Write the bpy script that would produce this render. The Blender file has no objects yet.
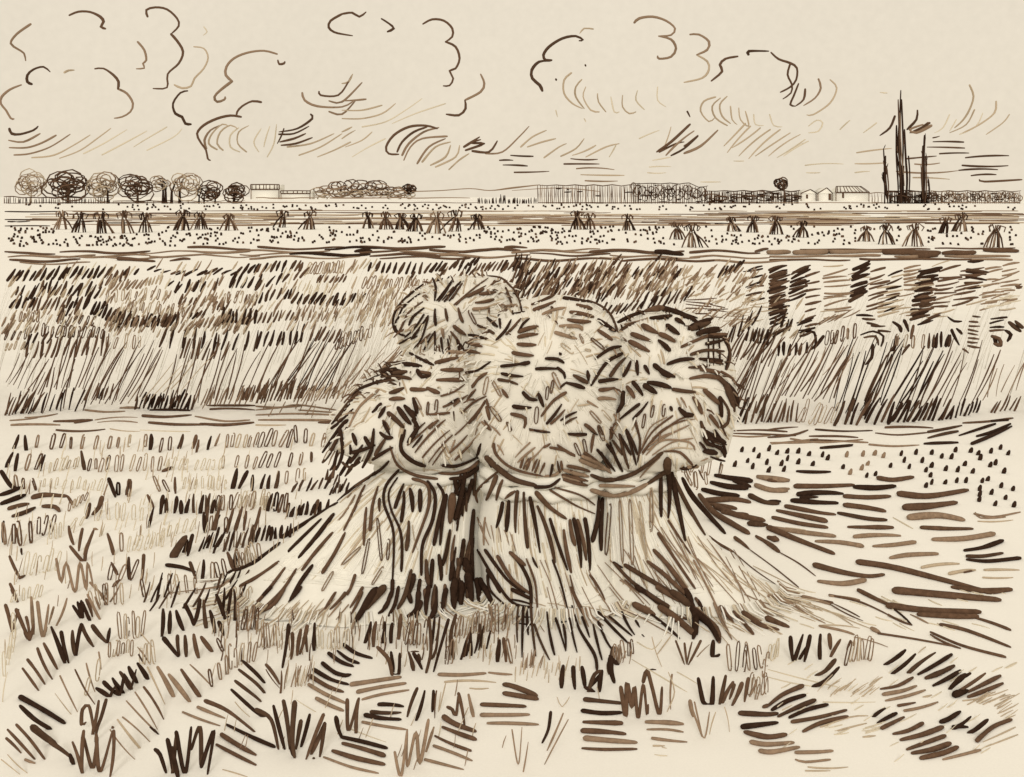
import bpy, math, random
from mathutils import Vector
from mathutils.bvhtree import BVHTree

# ----------------------------------------------------------------------------
# a mown wheat field seen from eye height; metres, camera looks along +Y
# ----------------------------------------------------------------------------
random.seed(7)
rnd = random.random
def ru(a, b): return a + (b - a) * rnd()
F, H, CX, HY = 1098.0, 1.8, 512.0, 197.0       # focal length (px), eye height, centre, horizon
scene = bpy.context.scene
col = scene.collection

def P(x, y, D): return Vector(((x - CX) * D / F, D, H - (y - HY) * D / F))
def depth(y): return F * H / max(y - HY, 1.0)

# ----------------------------------------------------------------- materials
def lin(c):
    c /= 255.0
    return c / 12.92 if c <= 0.04045 else ((c + 0.055) / 1.055) ** 2.4
LIGHT = (1.02, 0.94, 0.81)
def make_mat(name, rgb, var=0.10, scale=9.0, rough=0.9, fine=0.0, var2=0.0):
    m = bpy.data.materials.new(name); m.use_nodes = True
    nt = m.node_tree; b = nt.nodes['Principled BSDF']
    b.inputs['Roughness'].default_value = rough
    b.inputs['Specular IOR Level'].default_value = 0.02
    base = [min(0.93, lin(v) / k) for v, k in zip(rgb, LIGHT)]
    geo = nt.nodes.new('ShaderNodeNewGeometry')
    no = nt.nodes.new('ShaderNodeTexNoise'); no.inputs['Scale'].default_value = scale
    no.inputs['Detail'].default_value = 5; no.inputs['Roughness'].default_value = 0.65
    nt.links.new(geo.outputs['Position'], no.inputs['Vector'])
    ramp = nt.nodes.new('ShaderNodeValToRGB')
    ramp.color_ramp.elements[0].position = 0.3; ramp.color_ramp.elements[1].position = 0.7
    ramp.color_ramp.elements[0].color = [v * (1 - var) for v in base] + [1]
    ramp.color_ramp.elements[1].color = [min(.95, v * (1 + var)) for v in base] + [1]
    nt.links.new(no.outputs['Fac'], ramp.inputs['Fac'])
    out = ramp.outputs['Color']
    if fine:
        n2 = nt.nodes.new('ShaderNodeTexNoise'); n2.inputs['Scale'].default_value = fine
        n2.inputs['Detail'].default_value = 3
        nt.links.new(geo.outputs['Position'], n2.inputs['Vector'])
        r2 = nt.nodes.new('ShaderNodeMapRange')
        r2.inputs['To Min'].default_value = 1 - var2; r2.inputs['To Max'].default_value = 1 + var2
        nt.links.new(n2.outputs['Fac'], r2.inputs['Value'])
        mx = nt.nodes.new('ShaderNodeVectorMath'); mx.operation = 'SCALE'
        nt.links.new(out, mx.inputs[0]); nt.links.new(r2.outputs['Result'], mx.inputs['Scale'])
        out = mx.outputs['Vector']
    nt.links.new(out, b.inputs['Base Color'])
    return m
CREAM = (238, 226, 203)
MATS = {
    'd': make_mat('dark_umber_straw', (56, 39, 28), 0.28, 40),
    'k': make_mat('umber_straw', (80, 59, 43), 0.25, 40),
    'b': make_mat('brown_straw', (98, 73, 54), 0.28, 40),
    'm': make_mat('tan_straw', (143, 117, 92), 0.25, 40),
    'l': make_mat('pale_tan_straw', (184, 162, 132), 0.15, 40),
    'f': make_mat('bleached_straw', (211, 194, 164), 0.10, 40),
    's': make_mat('cream_straw', (227, 216, 195), 0.03, 12, fine=160, var2=.03),
    'c': make_mat('cream_sheaf_straw', (237, 227, 206), 0.03, 12, fine=160, var2=.03),
    'g': make_mat('pale_dry_earth', (245, 235, 216), 0.025, 1.3, fine=130, var2=.05),
}
TONES = 'dbmlfsgkc'

# ------------------------------------------------------------- mesh building
class MB:
    def __init__(s): s.v = []; s.f = []; s.m = []
    def tube(s, pts, rad, tone, n=6, flat=1.0):
        """round-ended tapering tube through pts with a radius per point"""
        k = len(pts)
        if k < 2: return
        mi = TONES.index(tone)
        t0 = (pts[1] - pts[0])
        if t0.length < 1e-9: return
        t0.normalize()
        up = Vector((0, 0, 1)) if abs(t0.z) < 0.9 else Vector((1, 0, 0))
        u = t0.cross(up).normalized()
        base = len(s.v)
        for i in range(k):
            a = pts[max(i - 1, 0)]; b = pts[min(i + 1, k - 1)]
            t = b - a
            t = t.normalized() if t.length > 1e-9 else t0
            u = u - t * u.dot(t)
            u = u.normalized() if u.length > 1e-6 else t.orthogonal().normalized()
            w = t.cross(u)
            for j in range(n):
                an = 2 * math.pi * j / n
                o = (u * math.cos(an) + w * math.sin(an)) * rad[i]; o.y *= flat
                s.v.append(pts[i] + o)
        for i in range(k - 1):
            for j in range(n):
                a = base + i * n + j; b = base + i * n + (j + 1) % n
                s.f.append((a, b, b + n, a + n)); s.m.append(mi)
        s.f.append(tuple(base + j for j in range(n))[::-1]); s.m.append(mi)
        s.f.append(tuple(base + (k - 1) * n + j for j in range(n))); s.m.append(mi)
    def faces(s, vs, fs, tone):
        b = len(s.v); s.v += [Vector(p) for p in vs]
        for f in fs: s.f.append(tuple(b + i for i in f)); s.m.append(TONES.index(tone))
    def build(s, name, parent=None, origin=None, smooth=True):
        o3 = Vector(origin) if origin is not None else Vector((0, 0, 0))
        me = bpy.data.meshes.new(name)
        me.from_pydata([tuple(p - o3) for p in s.v], [], s.f)
        used = sorted(set(s.m)); mp = {t: i for i, t in enumerate(used)}
        for t in used: me.materials.append(MATS[TONES[t]])
        me.polygons.foreach_set('material_index', [mp[t] for t in s.m])
        if smooth: me.polygons.foreach_set('use_smooth', [len(f) == 4 for f in s.f])
        me.update()
        ob = bpy.data.objects.new(name, me); col.objects.link(ob)
        if parent is not None:
            ob.parent = parent; ob.location = o3 - parent.location
        else: ob.location = o3
        return ob

def tag(o, label=None, cat=None, group=None, kind=None):
    for k, v in (('label', label), ('category', cat), ('group', group), ('kind', kind)):
        if v: o[k] = v
    return o
def empty(name, loc, label, cat, group=None):
    e = bpy.data.objects.new(name, None); e.empty_display_size = 0.2
    col.objects.link(e); e.location = loc
    return tag(e, label, cat, group)

def resample(pts, step):
    """Catmull-Rom through 2-D points"""
    if len(pts) == 2:
        (x0, y0), (x1, y1) = pts
        L = math.hypot(x1 - x0, y1 - y0)
        n = max(3, min(7, int(L / step) + 2))
        bx, by = -(y1 - y0) / (L + 1e-6), (x1 - x0) / (L + 1e-6)
        bow = ru(-.04, .04) * L
        out = []
        for i in range(n):
            t = i / (n - 1); q = 4 * t * (1 - t) * bow
            out.append((x0 + (x1 - x0) * t + bx * q, y0 + (y1 - y0) * t + by * q))
        return out
    p = [pts[0]] + list(pts) + [pts[-1]]
    out = []
    for i in range(1, len(p) - 2):
        a, b, c, d = p[i - 1], p[i], p[i + 1], p[i + 2]
        n = max(2, min(8, int(math.hypot(c[0] - b[0], c[1] - b[1]) / step) + 1))
        for j in range(n):
            t = j / n
            q = []
            for e in (0, 1):
                q.append(0.5 * (2 * b[e] + (c[e] - a[e]) * t + (2 * a[e] - 5 * b[e] + 4 * c[e] - d[e]) * t * t
                                + (3 * b[e] - a[e] - 3 * c[e] + d[e]) * t ** 3))
            out.append(tuple(q))
    out.append(tuple(pts[-1]))
    return out

def profile(k, w):
    """radius in px along a straw: one blunt end, one that thins out, gently uneven"""
    c = [ru(.88, 1.12) for _ in range(4)]
    a = rnd(); r = []
    for i in range(k):
        t = i / (k - 1); q = t * 3; n = min(int(q), 2); f = q - n
        v = c[n] * (1 - f) + c[n + 1] * f
        if a < .5: v *= 1.06 - .42 * t * t
        elif a < .72: v *= .68 + .38 * min(1, t * 1.6)
        else: v *= .8 + .25 * math.sin(math.pi * t)
        r.append((.47 if w < 3 else .445) * w * v * ru(.97, 1.03))
    r[0] *= .85; r[-1] *= .7
    return r
def close_ends(p3, r3):
    """adds a small rounded tip at both ends"""
    a = p3[0] + (p3[0] - p3[1]).normalized() * r3[0] * .7
    b = p3[-1] + (p3[-1] - p3[-2]).normalized() * r3[-1] * .7
    return [a] + p3 + [b], [r3[0] * .45] + r3 + [r3[-1] * .4]

# ------------------------------------------- strokes: a small shorthand reader
#  Z ox oy s          the numbers that follow are (px * s) from corner ox, oy
#  d3.4 x,y x,y ...   one straw: tone, thickness, points      (several with ;)
#  h b1.4 x,y x,y     a split, hollow straw seen as a thin loop
#  R d3 n x,y x,y dx,dy     a row of n straws;  Q = a row of hollow ones
#  A d3 n x,y x,y dx,dy     n straws strewn over a patch
def read(text):
    """-> list of (marker, tone, width, [(x, y)...], closed)"""
    out = []; ox = oy = 0.0; sc = 1.0; mark = None
    pt = lambda t: tuple(float(q) for q in t.split(','))
    tr = lambda p: (ox + p[0] / sc, oy + p[1] / sc)
    def hollow(tone, w, a, b):
        L = math.hypot(b[0] - a[0], b[1] - a[1]) + 1e-6
        ux, uy = (b[0] - a[0]) / L, (b[1] - a[1]) / L
        hw = min(max(L * .11, .9), 1.6) * ru(.75, 1.2); cx, cy = (a[0] + b[0]) / 2, (a[1] + b[1]) / 2
        N = 10; st = ru(0, 6.28); loop = []; turn = random.choice((1, 1, 1, .95, .88)); L *= 1.12
        if rnd() < .3: tone = {'d': 'b', 'b': 'm', 'm': 'l', 'l': 'f', 'f': 'f', 'k': 'b'}[tone]
        for i in range(N + 1):
            t = st + 2 * math.pi * turn * i / N * ru(.97, 1.03)
            ca, sa = math.cos(t), math.sin(t)
            ca = math.copysign(abs(ca) ** .55, ca); sa = math.copysign(abs(sa) ** .75, sa)
            loop.append((cx + ux * ca * L / 2 - uy * sa * hw, cy + uy * ca * L / 2 + ux * sa * hw))
        out.append((mark, tone, w, loop, True))
    for ln in text.strip().splitlines():
        for cmd in ln.split(';'):
            tk = cmd.split()
            if not tk: continue
            c = tk[0]
            if c == 'Z': ox, oy, sc = (float(q) for q in tk[1:4]); continue
            if c[0] == '@': mark = cmd.strip()[1:]; continue
            if c == 'h' or (c == 'Q' and ',' in tk[2]):
                hollow(tk[1][0], float(tk[1][1:]), tr(pt(tk[2])), tr(pt(tk[3]))); continue
            if c in 'RQA':
                tone, w, n = tk[1][0], float(tk[1][1:]), int(tk[2])
                a, b, v = pt(tk[3]), pt(tk[4]), pt(tk[5])
                L = math.hypot(*v)
                for i in range(n):
                    if c == 'A': x, y = ru(a[0], b[0]), ru(a[1], b[1])
                    else:
                        t = (i + ru(-.22, .22)) / max(n - 1, 1)
                        x, y = a[0] + (b[0] - a[0]) * t + ru(-.03, .03) * L, a[1] + (b[1] - a[1]) * t + ru(-.06, .06) * L
                    k = ru(.75, 1.12); g = ru(-.14, .14)
                    dx, dy = (v[0] * math.cos(g) - v[1] * math.sin(g)) * k, (v[0] * math.sin(g) + v[1] * math.cos(g)) * k
                    p, q = tr((x, y)), tr((x + dx, y + dy))
                    if c == 'Q': hollow(tone, w, p, q)
                    else: out.append((mark, ('k' if rnd() < .75 else 'b') if tone == 'd' and rnd() < .3 else tone, w * ru(.8, 1.15), [p, q], False))
                continue
            if c[0] == 'd' and rnd() < .26: c = ('k' if rnd() < .78 else 'b') + c[1:]
            pts = [tr(pt(t)) for t in tk[1:]]
            if len(pts) == 1: pts.append((pts[0][0] + .6, pts[0][1] + 1.6))
            out.append((mark, c[0], float(c[1:]), pts, False))
    return out

def groups(strokes):
    g = {}
    for s in strokes: g.setdefault(s[0], []).append(s)
    return g

# where strokes come to lie ---------------------------------------------------
def lay(mb, tone, w, pts, stand=None, lift=.85):
    """on the field: steep straws stand with their foot on the ground, others lie on it"""
    ys = [p[1] for p in pts]; xs = [p[0] for p in pts]
    if stand is None:
        dx, dy = max(xs) - min(xs), max(ys) - min(ys)
        stand = dy > .62 * dx
    q = resample(pts, 7 if w < 4 else 4)
    r = profile(len(q), w)
    if stand:
        D = depth(max(ys)); s = D / F
        p3 = [P(x, y, D) for x, y in q]
        r3 = [a * s for a in r]
        mb.tube(*close_ends(p3, r3), tone, 8, .45)          # a flat blade
    else:
        p3 = []; r3 = []
        for (x, y), a in zip(q, r):
            D = depth(y + lift * a * .9); s = D / F
            g = P(x, y + lift * a * .9, D); g.z += a * s * lift
            p3.append(g); r3.append(a * s)
        mb.tube(*close_ends(p3, r3), tone, 6)
def at_depth(mb, tone, w, pts, D, spread=0.0, n=5, step=6):
    q = resample(pts, step); r = profile(len(q), w)
    d0, d1 = ru(-spread, spread), ru(-spread, spread)
    p3 = []; r3 = []
    for i, ((x, y), a) in enumerate(zip(q, r)):
        d = D + d0 + (d1 - d0) * i / (len(q) - 1)
        p3.append(P(x, y, d)); r3.append(a * d / F)
    mb.tube(*close_ends(p3, r3), tone, n)
# ------------------------------------------------------------------ the ground
def ground():
    mb = MB()
    ys = [-30, 0, 2, 3, 3.5, 4, 4.5, 5, 5.5, 6, 7, 8, 9, 10, 12, 15, 20, 30, 50, 90, 160, 300, 700, 2000, 9000]
    us = [i / 12 - 1 for i in range(25)]
    vs = []; fs = []
    for y in ys:
        half = 40 + max(y, 0) * 1.6
        for u in us: vs.append((u * half, y, 0))
    n = len(us)
    for i in range(len(ys) - 1):
        for j in range(n - 1):
            a = i * n + j; fs.append((a, a + 1, a + n + 1, a + n))
    mb.faces(vs, fs, 'g')
    tag(mb.build('ground'), kind='structure')
ground()

# ------------------------------------------------------------------ the clouds
CLOUDS = '''
Z 0 0 2.994
@tall cloud with scalloped dark right edge at top left of the sky
m2.2 92,72 50,102 32,130 55,148 72,160 77,182
b2.4 207,46 235,35 270,36 300,50 310,65 302,80 316,86
b2.4 442,50 438,30 465,22 500,28 530,55 535,78 512,102
b2.3 512,102 530,122 548,155 535,190 502,222 500,262 458,265
m2.2 412,125 432,150 438,180 428,190 432,204 408,206
l1.8 580,140 610,145 623,172 610,205 582,235 572,258 545,264 522,254 ; f1.2 610,80 620,95 608,106
@low round cloud touching the left edge above the round trees
d2.4 95,252 82,245 82,225 100,208 130,200 150,215
l2 193,217 205,211 222,210
b2.2 284,206 310,205 340,225 355,245 353,266
m2.2 353,266 380,280 398,310 390,335 365,350 342,354
m2.2 64,254 30,268 5,290 2,310 18,330 32,354 42,356
d2.4 28,385 35,400 60,402 100,390 114,378 ; m2 26,420 70,425 120,400
m2 28,442 80,442 125,428 168,405 ; m1.8 42,464 90,460 150,440 210,402
l1.5 95,472 160,465 220,435 270,404 ; l1.3 178,474 240,450 300,408 332,384
f1.4 250,460 310,430 380,388 ; f1.3 305,464 370,430 440,392 ; f1.2 400,440 440,415 500,380 ; f1.2 440,450 520,410 545,385
@hooked cloud with a hatched shell-shaped belly right of the round cloud
d2.4 562,272 540,278 518,310 525,340 545,350 555,370 572,372
m2.4 830,162 790,152 740,158 700,175 678,200 676,225 695,243
m2.4 695,243 660,270 642,290 650,305 672,298 674,290
b2 832,180 836,192 850,190 853,184
b2.2 782,306 755,303 725,318 710,335 708,350
b2.4 722,350 690,346 650,355 610,375 590,400 600,425 617,450 622,475 630,480
m2 618,445 612,420 630,390 664,374 ; l1.8 650,448 625,430 635,400 665,372 685,378
l1.6 668,450 650,430 660,395 690,375 712,386 ; f1.4 718,455 690,440 690,405 715,382
l1.4 738,455 712,430 715,395 745,376 ; f1.2 775,455 760,425 782,385
f1.3 800,470 820,430 828,372 ; f1.3 808,378 790,440
d2 930,342 935,355 890,385 835,395 ; d2 835,402 880,400 925,378
b2 838,425 880,415 915,400 ; b2 842,435 885,430 935,412 ; d1.5 850,385 830,430
l1.6 860,440 930,430 1000,400 ; l1.5 895,465 960,440 1024,400 ; l1.5 950,470 1000,450 1050,425
@large cloud with looped top edge and curved pale hatching at upper centre
m2 905,278 912,300 950,318 1024,320 1062,300 ; b2 955,274 960,285 1000,288 1024,275 1056,222
m1.8 985,302 1024,305 1084,247 ; m1.8 985,334 1024,342 1064,302
b2.2 1024,42 990,62 984,82 1000,96 1024,102 1056,107
Z 342 0 2.994
b2.2 0,42 30,38 52,50 72,36
d2.6 118,56 140,70 155,85 136,95
b2.2 242,72 270,58 305,62 330,85 330,110 310,125
b2.2 310,125 340,140 352,175 340,205 322,212 333,235 322,256 303,257
m2.2 415,222 426,250 415,275 368,300 ; b2.2 368,300 370,325 350,345 312,342
l1.6 0,250 20,245 32,222 ; m2 0,302 40,300 72,297
l1.6 0,330 60,330 120,315 ; l1.5 0,355 60,355 120,340 160,310
f1.3 60,380 130,365 190,330 240,295 ; f1.2 150,370 220,340 310,310
l1.5 0,395 30,380 ; l1.3 0,415 40,390 ; l1.3 10,440 60,420 90,395 ; f1.2 30,470 80,440 130,415
@small barrel-shaped cloud of curved hatching low above the middle horizon
b2.6 285,385 250,376 200,380 155,405 132,440 140,460 170,462
b2.2 165,455 180,425 215,395 255,380 ; m2.2 180,465 200,430 245,395 290,382
m2 185,480 205,440 240,415 315,408 ; m2 225,490 260,440 310,415 ; l2 240,485 280,440 325,425
l1.8 265,495 310,470 325,435 ; l1.8 280,500 340,470 352,435 ; l1.6 320,508 350,480 380,460
b2.6 365,440 412,410 ; b2.6 370,450 425,430 385,428 415,418 ; b2.4 390,452 440,455 465,422
m1.8 430,460 480,455 530,410 560,378
l1.6 535,440 570,410 612,390 ; l1.6 555,440 600,425 640,415 ; l1.6 605,472 650,440 672,430
l1.5 655,468 700,445 725,415 ; l1.5 690,465 760,435 ; l1.4 730,470 790,440 830,430 ; f1.4 800,470 820,435
@flat bank of short straight cloud streaks low above the middle horizon
d1.8 505,465 572,468 ; d1.8 472,480 512,480 ; d1.8 482,494 555,497 ; b1.6 516,516 620,513 ; b1.6 685,475 765,477
b1.8 665,491 770,491 ; m1.5 702,505 815,508 ; l1.5 715,523 845,525 ; m1.5 728,541 825,542
f1.2 930,480 985,470 ; f1.2 920,500 985,499 ; f1.2 915,517 970,517
@bold dark-edged cloud with a row of pale loops beneath right of centre
l1.6 752,87 725,85 712,100 ; d2.6 710,122 722,120 700,108 660,115 620,140 603,165 610,180 628,180
d3 625,182 590,185 568,210 570,235 592,255 600,272
m2.2 875,68 890,55 930,50 970,62 997,85 985,105 948,108
m2.2 948,108 985,118 1000,145 985,170 950,176 945,168
l1.8 687,218 665,240 665,280 690,310 720,325 ; l1.8 718,238 700,260 700,290 725,325
l1.6 730,260 722,290 745,330 770,335 ; l1.5 765,280 768,305 790,335 ; f1.3 805,290 815,335 830,335
l1.4 840,285 840,320 860,340 880,335 ; f1.3 885,270 880,300 905,328 ; f1.3 945,260 945,300 970,320
f1.2 640,330 645,350 ; f1.2 725,355 730,365 ; d1.8 640,236 ; d1.8 728,193
@wide cloud with curled dark edge and slanting hatching left of the poplars
b2.4 1042,372 985,425 942,455 ; m2 1054,392 970,465 ; d2 1066,408 1024,445 985,466 ; b2 950,455 1000,430 1024,425
f1.3 890,415 950,390 ; l1.2 985,380 960,450
Z 684 0 3.0118
m2.2 18,104 45,104 75,125 70,150 38,165 ; l2 38,165 70,185 75,210 55,235 0,248
d2.6 82,244 115,215 108,195 125,177 162,170 ; d2.8 194,164 196,154 255,154
b2 262,158 285,178 320,190 340,205 338,240 320,262 290,278 ; b2 320,192 312,225 325,255 322,280 298,298
b2 345,252 330,290 320,315 335,320 ; b2 365,268 360,300 335,320
m1.8 405,238 412,265 395,295 360,318 ; l1.6 440,240 460,265 440,310 390,345 370,346
l1.8 95,292 60,305 50,335 75,366 92,355 ; l1.6 110,295 85,320 95,355 130,378
l1.6 130,290 108,315 115,350 140,372 ; l1.5 140,320 145,360 160,375 ; l1.5 165,325 170,360 195,380 185,335
f1.3 210,345 215,375 240,378 ; f1.3 258,345 270,378 295,382 ; f1.3 375,380 400,362 418,370 405,395 375,400
b2.2 42,408 10,435 0,440 ; m2.2 102,392 50,440 0,462
l1.6 185,372 120,440 ; l1.6 200,380 130,460 ; l1.5 230,385 145,445 ; l1.5 260,390 165,470 ; l1.5 290,390 195,478
l1.3 320,400 215,470 ; l1.3 350,405 255,470 ; f1.2 365,420 280,475 ; f1.2 375,425 300,470 ; d2 10,336 18,352
@thin cloud of curved strokes behind the tall poplars
d2.4 635,350 620,385 590,408 ; d2.4 703,332 700,360 672,390 ; b2 735,370 700,395 680,400 ; b2.4 740,370 690,395
m2.6 745,378 700,400 680,390 720,375
l1.8 860,256 872,290 860,330 840,362 815,385 ; l1.6 940,305 935,340 890,375 840,400
l1.4 875,330 850,375 800,400 ; l1.3 980,345 960,370 910,405 ; f1.2 900,340 880,380 830,405
f1.2 800,345 780,385 755,400 ; f1.2 820,360 800,395 ; f1.3 500,362 470,390 ; f1.3 580,370 540,400 ; f1.3 612,280 590,278
@flat bank of long straight cloud streaks right of the poplars
d1.9 750,427 842,428 ; b1.7 732,443 845,446 ; d1.9 770,463 858,461 ; d1.9 848,475 978,469 ; d2.1 838,498 976,499
d1.9 828,513 945,511 ; d1.9 865,529 940,526 ; b2 890,541 905,547 1018,541 ; b1.7 672,478 760,470 ; m1.6 695,494 770,491
m1.6 640,516 825,514 ; l1.5 690,535 800,540 ; l1.5 520,460 625,447 ; l1.4 515,493 610,490 ; f1.2 365,498 480,494
f1.2 368,520 410,520 ; f1.3 515,520 560,516 ; f1.2 150,485 180,485 ; f1.2 50,548 110,548 ; b1.4 750,415 770,410
'''
for k, (lab, ss) in enumerate(groups(read(CLOUDS)).items()):
    mb = MB(); D = 420 + 17 * ((k * 5) % 7)
    for _, tone, w, pts, cl in ss: at_depth(mb, 'k' if tone == 'd' else tone, w * 1.2, pts, D, 14, 6, 5)
    c = sum(mb.v, Vector()) / len(mb.v)
    tag(mb.build('cloud', origin=c), lab, 'cloud', 'clouds over the field')

# ------------------------------------------------- the far edge of the fields
FD = 300.0
def scribble(mb, cx, cy, rx, ry, tones, n, w=1.2, D=FD):
    """a crown of looping twigs: many small loops through an ellipsoid"""
    s = D / F
    for i in range(n):
        a = 2 * math.pi * (i * .618); rr = math.sqrt(rnd()) * .6
        ox, oy = cx + math.cos(a) * rx * rr, cy + math.sin(a) * ry * rr * 1.05 + ry * .06
        k = ru(.38, .66); th = ru(0, 6.28); tilt = ru(-.6, .6); od = ru(-.7, .7) * rx * s
        N = 11; pts = []; turns = ru(.85, 1.25)
        for j in range(N):
            t = th + 2 * math.pi * turns * j / (N - 1)
            x = ox + math.cos(t) * rx * k; y = oy + math.sin(t) * ry * k * ru(.84, 1.0)
            pts.append(P(x, y, D + od + math.sin(t + tilt) * rx * s * .35))
        mb.tube(pts, [.5 * w * s * ru(.8, 1.2) for _ in pts], random.choice(tones), 4)
def base_y(D): return HY + F * H / D
BY = base_y(FD)
def tree(cx, cy, rx, ry, tones, n, trunk, lab, tw=2.2, w=1.25, group='trees along the horizon', cat='tree', name='round_tree'):
    t = empty(name, P(cx, BY, FD), lab, cat, group)
    mb = MB(); scribble(mb, cx, cy + 1.5, rx * 1.1, ry * 1.12, tones, n + 2, w)
    mb.build('crown', t, P(cx, cy, FD))
    mb = MB()
    for tx, tone in trunk:
        y0 = cy - ry * .1; s = FD / F
        pts = [P(tx + ru(-.3, .3), BY, FD), P(tx + .2, (BY + y0) / 2, FD), P(tx + (cx - tx) * .3, y0, FD)]
        mb.tube(pts, [tw * .62 * s, tw * .45 * s, tw * .25 * s], tone, 6)
        mb.tube([pts[1], P(tx + rx * .3, cy - ry * .3, FD + 1)], [tw * .25 * s, .12 * s], tone, 5)
        mb.tube([pts[1], P(tx - rx * .3, cy - ry * .25, FD - 1)], [tw * .25 * s, .12 * s], tone, 5)
    mb.build('trunk', t, P(cx, BY, FD))
    return t
tree(31, 181.5, 14, 12, 'llm', 11, [(31, 'l')], 'faint pale round tree, first in the row at the left edge', 1.3, 1.1)
tree(66.5, 183, 20.5, 13, 'bkb', 14, [(68, 'b')], 'broad dark brown round tree, densest crown of the left row', 2.6, 1.5)
tree(103, 184.5, 16, 12, 'mlm', 13, [(107.5, 'd')], 'tan loose-crowned tree between two dark round trees', 2.0, 1.2)
tree(136, 185, 19, 12.5, 'bkb', 13, [(137.5, 'b')], 'dark lumpy round tree right of the tan loose tree', 2.2, 1.3)
tree(160, 181.5, 9.5, 7, 'mlb', 6, [(163, 'd'), (165.5, 'd')], 'small pale crown on a thick dark forked trunk', 2.4, 1.1)
tree(186, 182.5, 15, 12, 'llm', 10, [(171.5, 'd'), (179.5, 'd')], 'pale tan round tree above two dark stumps', 2.6, 1.1)
tree(211, 190, 12.5, 9, 'kb', 10, [(199, 'd'), (204, 'd'), (215, 'd')], 'low dark tree on several stems left of the flat-roofed building', 1.6, 1.3)
tree(235, 190.5, 12, 9, 'kb', 10, [(234, 'd')], 'low dark tree touching the flat-roofed building', 2.6, 1.3)
tree(781, 182, 6.5, 6, 'bd', 9, [(784, 'b')], 'little round tree standing up out of the long hedge', 1.6, 1.3)
BD = 900.0
BL = ['leftmost pale bush beside the low wall', 'tan bush, second in the bush row past the low wall', 'tallest looped bush in the middle of the bush row',
      'wide looped bush right of the tallest bush', 'low flat bush near the end of the bush row', 'dark pointed bush ending the bush row']
for (x, y, rx, ry, t, n), lab in zip([(322, 190, 11, 6, 'lm', 5), (340, 187.5, 11, 7.5, 'mb', 8), (357, 187, 11, 8, 'mb', 8), (375, 187, 12, 8, 'bm', 8),
                                      (394, 190, 11, 5, 'mb', 6), (409, 188.5, 6, 4.5, 'bd', 14)], BL):
    mb = MB(); scribble(mb, x, y + 1, rx * 1.15, ry * 1.1, t, n, 1.25, BD); scribble(mb, x, y + 6, rx * 1.1, 4.5, 'l', 3, 1.0, BD)
    tag(mb.build('bush', origin=P(x, base_y(BD), BD)), lab, 'bush', 'bushes along the horizon')

POPLARS = '''
Z 684 0 3.0118
@short dark poplar left of the tallest poplar
d2.6 601,448 603,480 608,520 ; d4 604,495 606,540 612,600 ; d3 600,520 605,560 604,605 ; b2 610,500 616,560 615,600 ; d2.4 607,470 610,560
@tallest poplar, double-stemmed and reaching high into the clouds
d3 653,272 650,350 645,440 655,520 652,610 ; d2.8 645,300 648,400 650,480 655,612 ; d3.2 664,390 668,480 672,540 668,612
d2.8 640,378 640,470 645,560 645,610 ; d2.4 655,300 660,430 658,520 660,610 ; d2.6 638,450 650,520 650,570 ; d2.4 676,470 680,530 676,612
m1.6 650,340 655,460 664,560 ; m1.6 646,400 652,500 650,600 ; d2.2 662,500 664,612
@slim straight poplar right of the tallest poplar
d3.2 725,408 722,480 724,540 722,610 ; d2.8 720,440 718,520 720,600 ; d3.2 736,540 738,600 ; d2.4 728,470 730,560 726,610 ; b2 714,520 718,600
'''
for lab, ss in groups(read(POPLARS)).items():
    cr = MB()
    for _, tone, w, pts, cl in ss: at_depth(cr, 'k' if rnd() < .35 else tone, w * .68, pts, FD - 6, 1.4, 6, 5)
    for _ in range(9):                                     # side twigs that break the outline
        _, tone, w, pts, _c = random.choice(ss)
        x, y = pts[random.randrange(len(pts) - 1)]; y += ru(0, 12)
        at_depth(cr, 'd' if rnd() < .6 else 'b', 1.0, [(x + ru(-1, 1), y), (x + ru(-2, 2), y - ru(4, 8))], FD - 6, 1.6, 4)
    x0 = sum(p[0] for p in ss[0][3]) / len(ss[0][3])
    o = P(x0, base_y(FD - 6), FD - 6)
    t = empty('poplar_tree', o, lab, 'tree', 'poplars by the farm')
    cr.build('crown', t, o)
    tk = MB(); s = FD / F
    tk.tube([Vector(o), P(x0 + .3, 196, FD - 6), P(ss[0][3][0][0], ss[0][3][0][1] + 8, FD - 6)], [.8 * s, .6 * s, .2 * s], 'd', 7)
    tk.build('trunk', t, o)

def hedge(name, cat, lab, x0, x1, top, tones, n, w=1.0, loops=0, lt='b', rail=True, D=FD, lift=0, clump=0):
    mb = MB(); by = base_y(D)
    ph = ru(0, 6)
    tp = lambda x: top(x) + .7 * math.sin(x * .35 + ph)
    for i in range(n):
        x = x0 + (x1 - x0) * (i + ru(-.3, .3)) / n
        at_depth(mb, random.choice(tones), w * ru(.8, 1.3), [(x, by - lift), (x + ru(-.5, .5), tp(x) + ru(0, 1.2))], D, 1.2, 4, 20)
    if rail:
        k = max(3, int((x1 - x0) / 9))
        pts = [(x0 + (x1 - x0) * i / k, tp(x0 + (x1 - x0) * i / k)) for i in range(k + 1)]
        at_depth(mb, tones[0], w * 1.1, pts, D, .4, 4)
        at_depth(mb, tones[0], w * .9, [(x, by - ru(.4, 1.2)) for x, _ in pts], D, .4, 4)
    for i in range(loops):
        x = x0 + (x1 - x0) * (i + .5) / loops
        h = by - tp(x)
        scribble(mb, x, tp(x) + h * ru(.3, .55), (x1 - x0) / loops * .75, h * .45, lt, 3, w * 1.05, D)
    for i in range(clump):
        x = ru(x0, x1); y = ru(tp(x) + 2, by)
        at_depth(mb, 'd', w * 1.7, [(x, y), (x + ru(2, 8), y + ru(-.6, .6))], D, 1.2, 4)
    tag(mb.build(name, origin=P((x0 + x1) / 2, by, D)), lab, cat)
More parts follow.
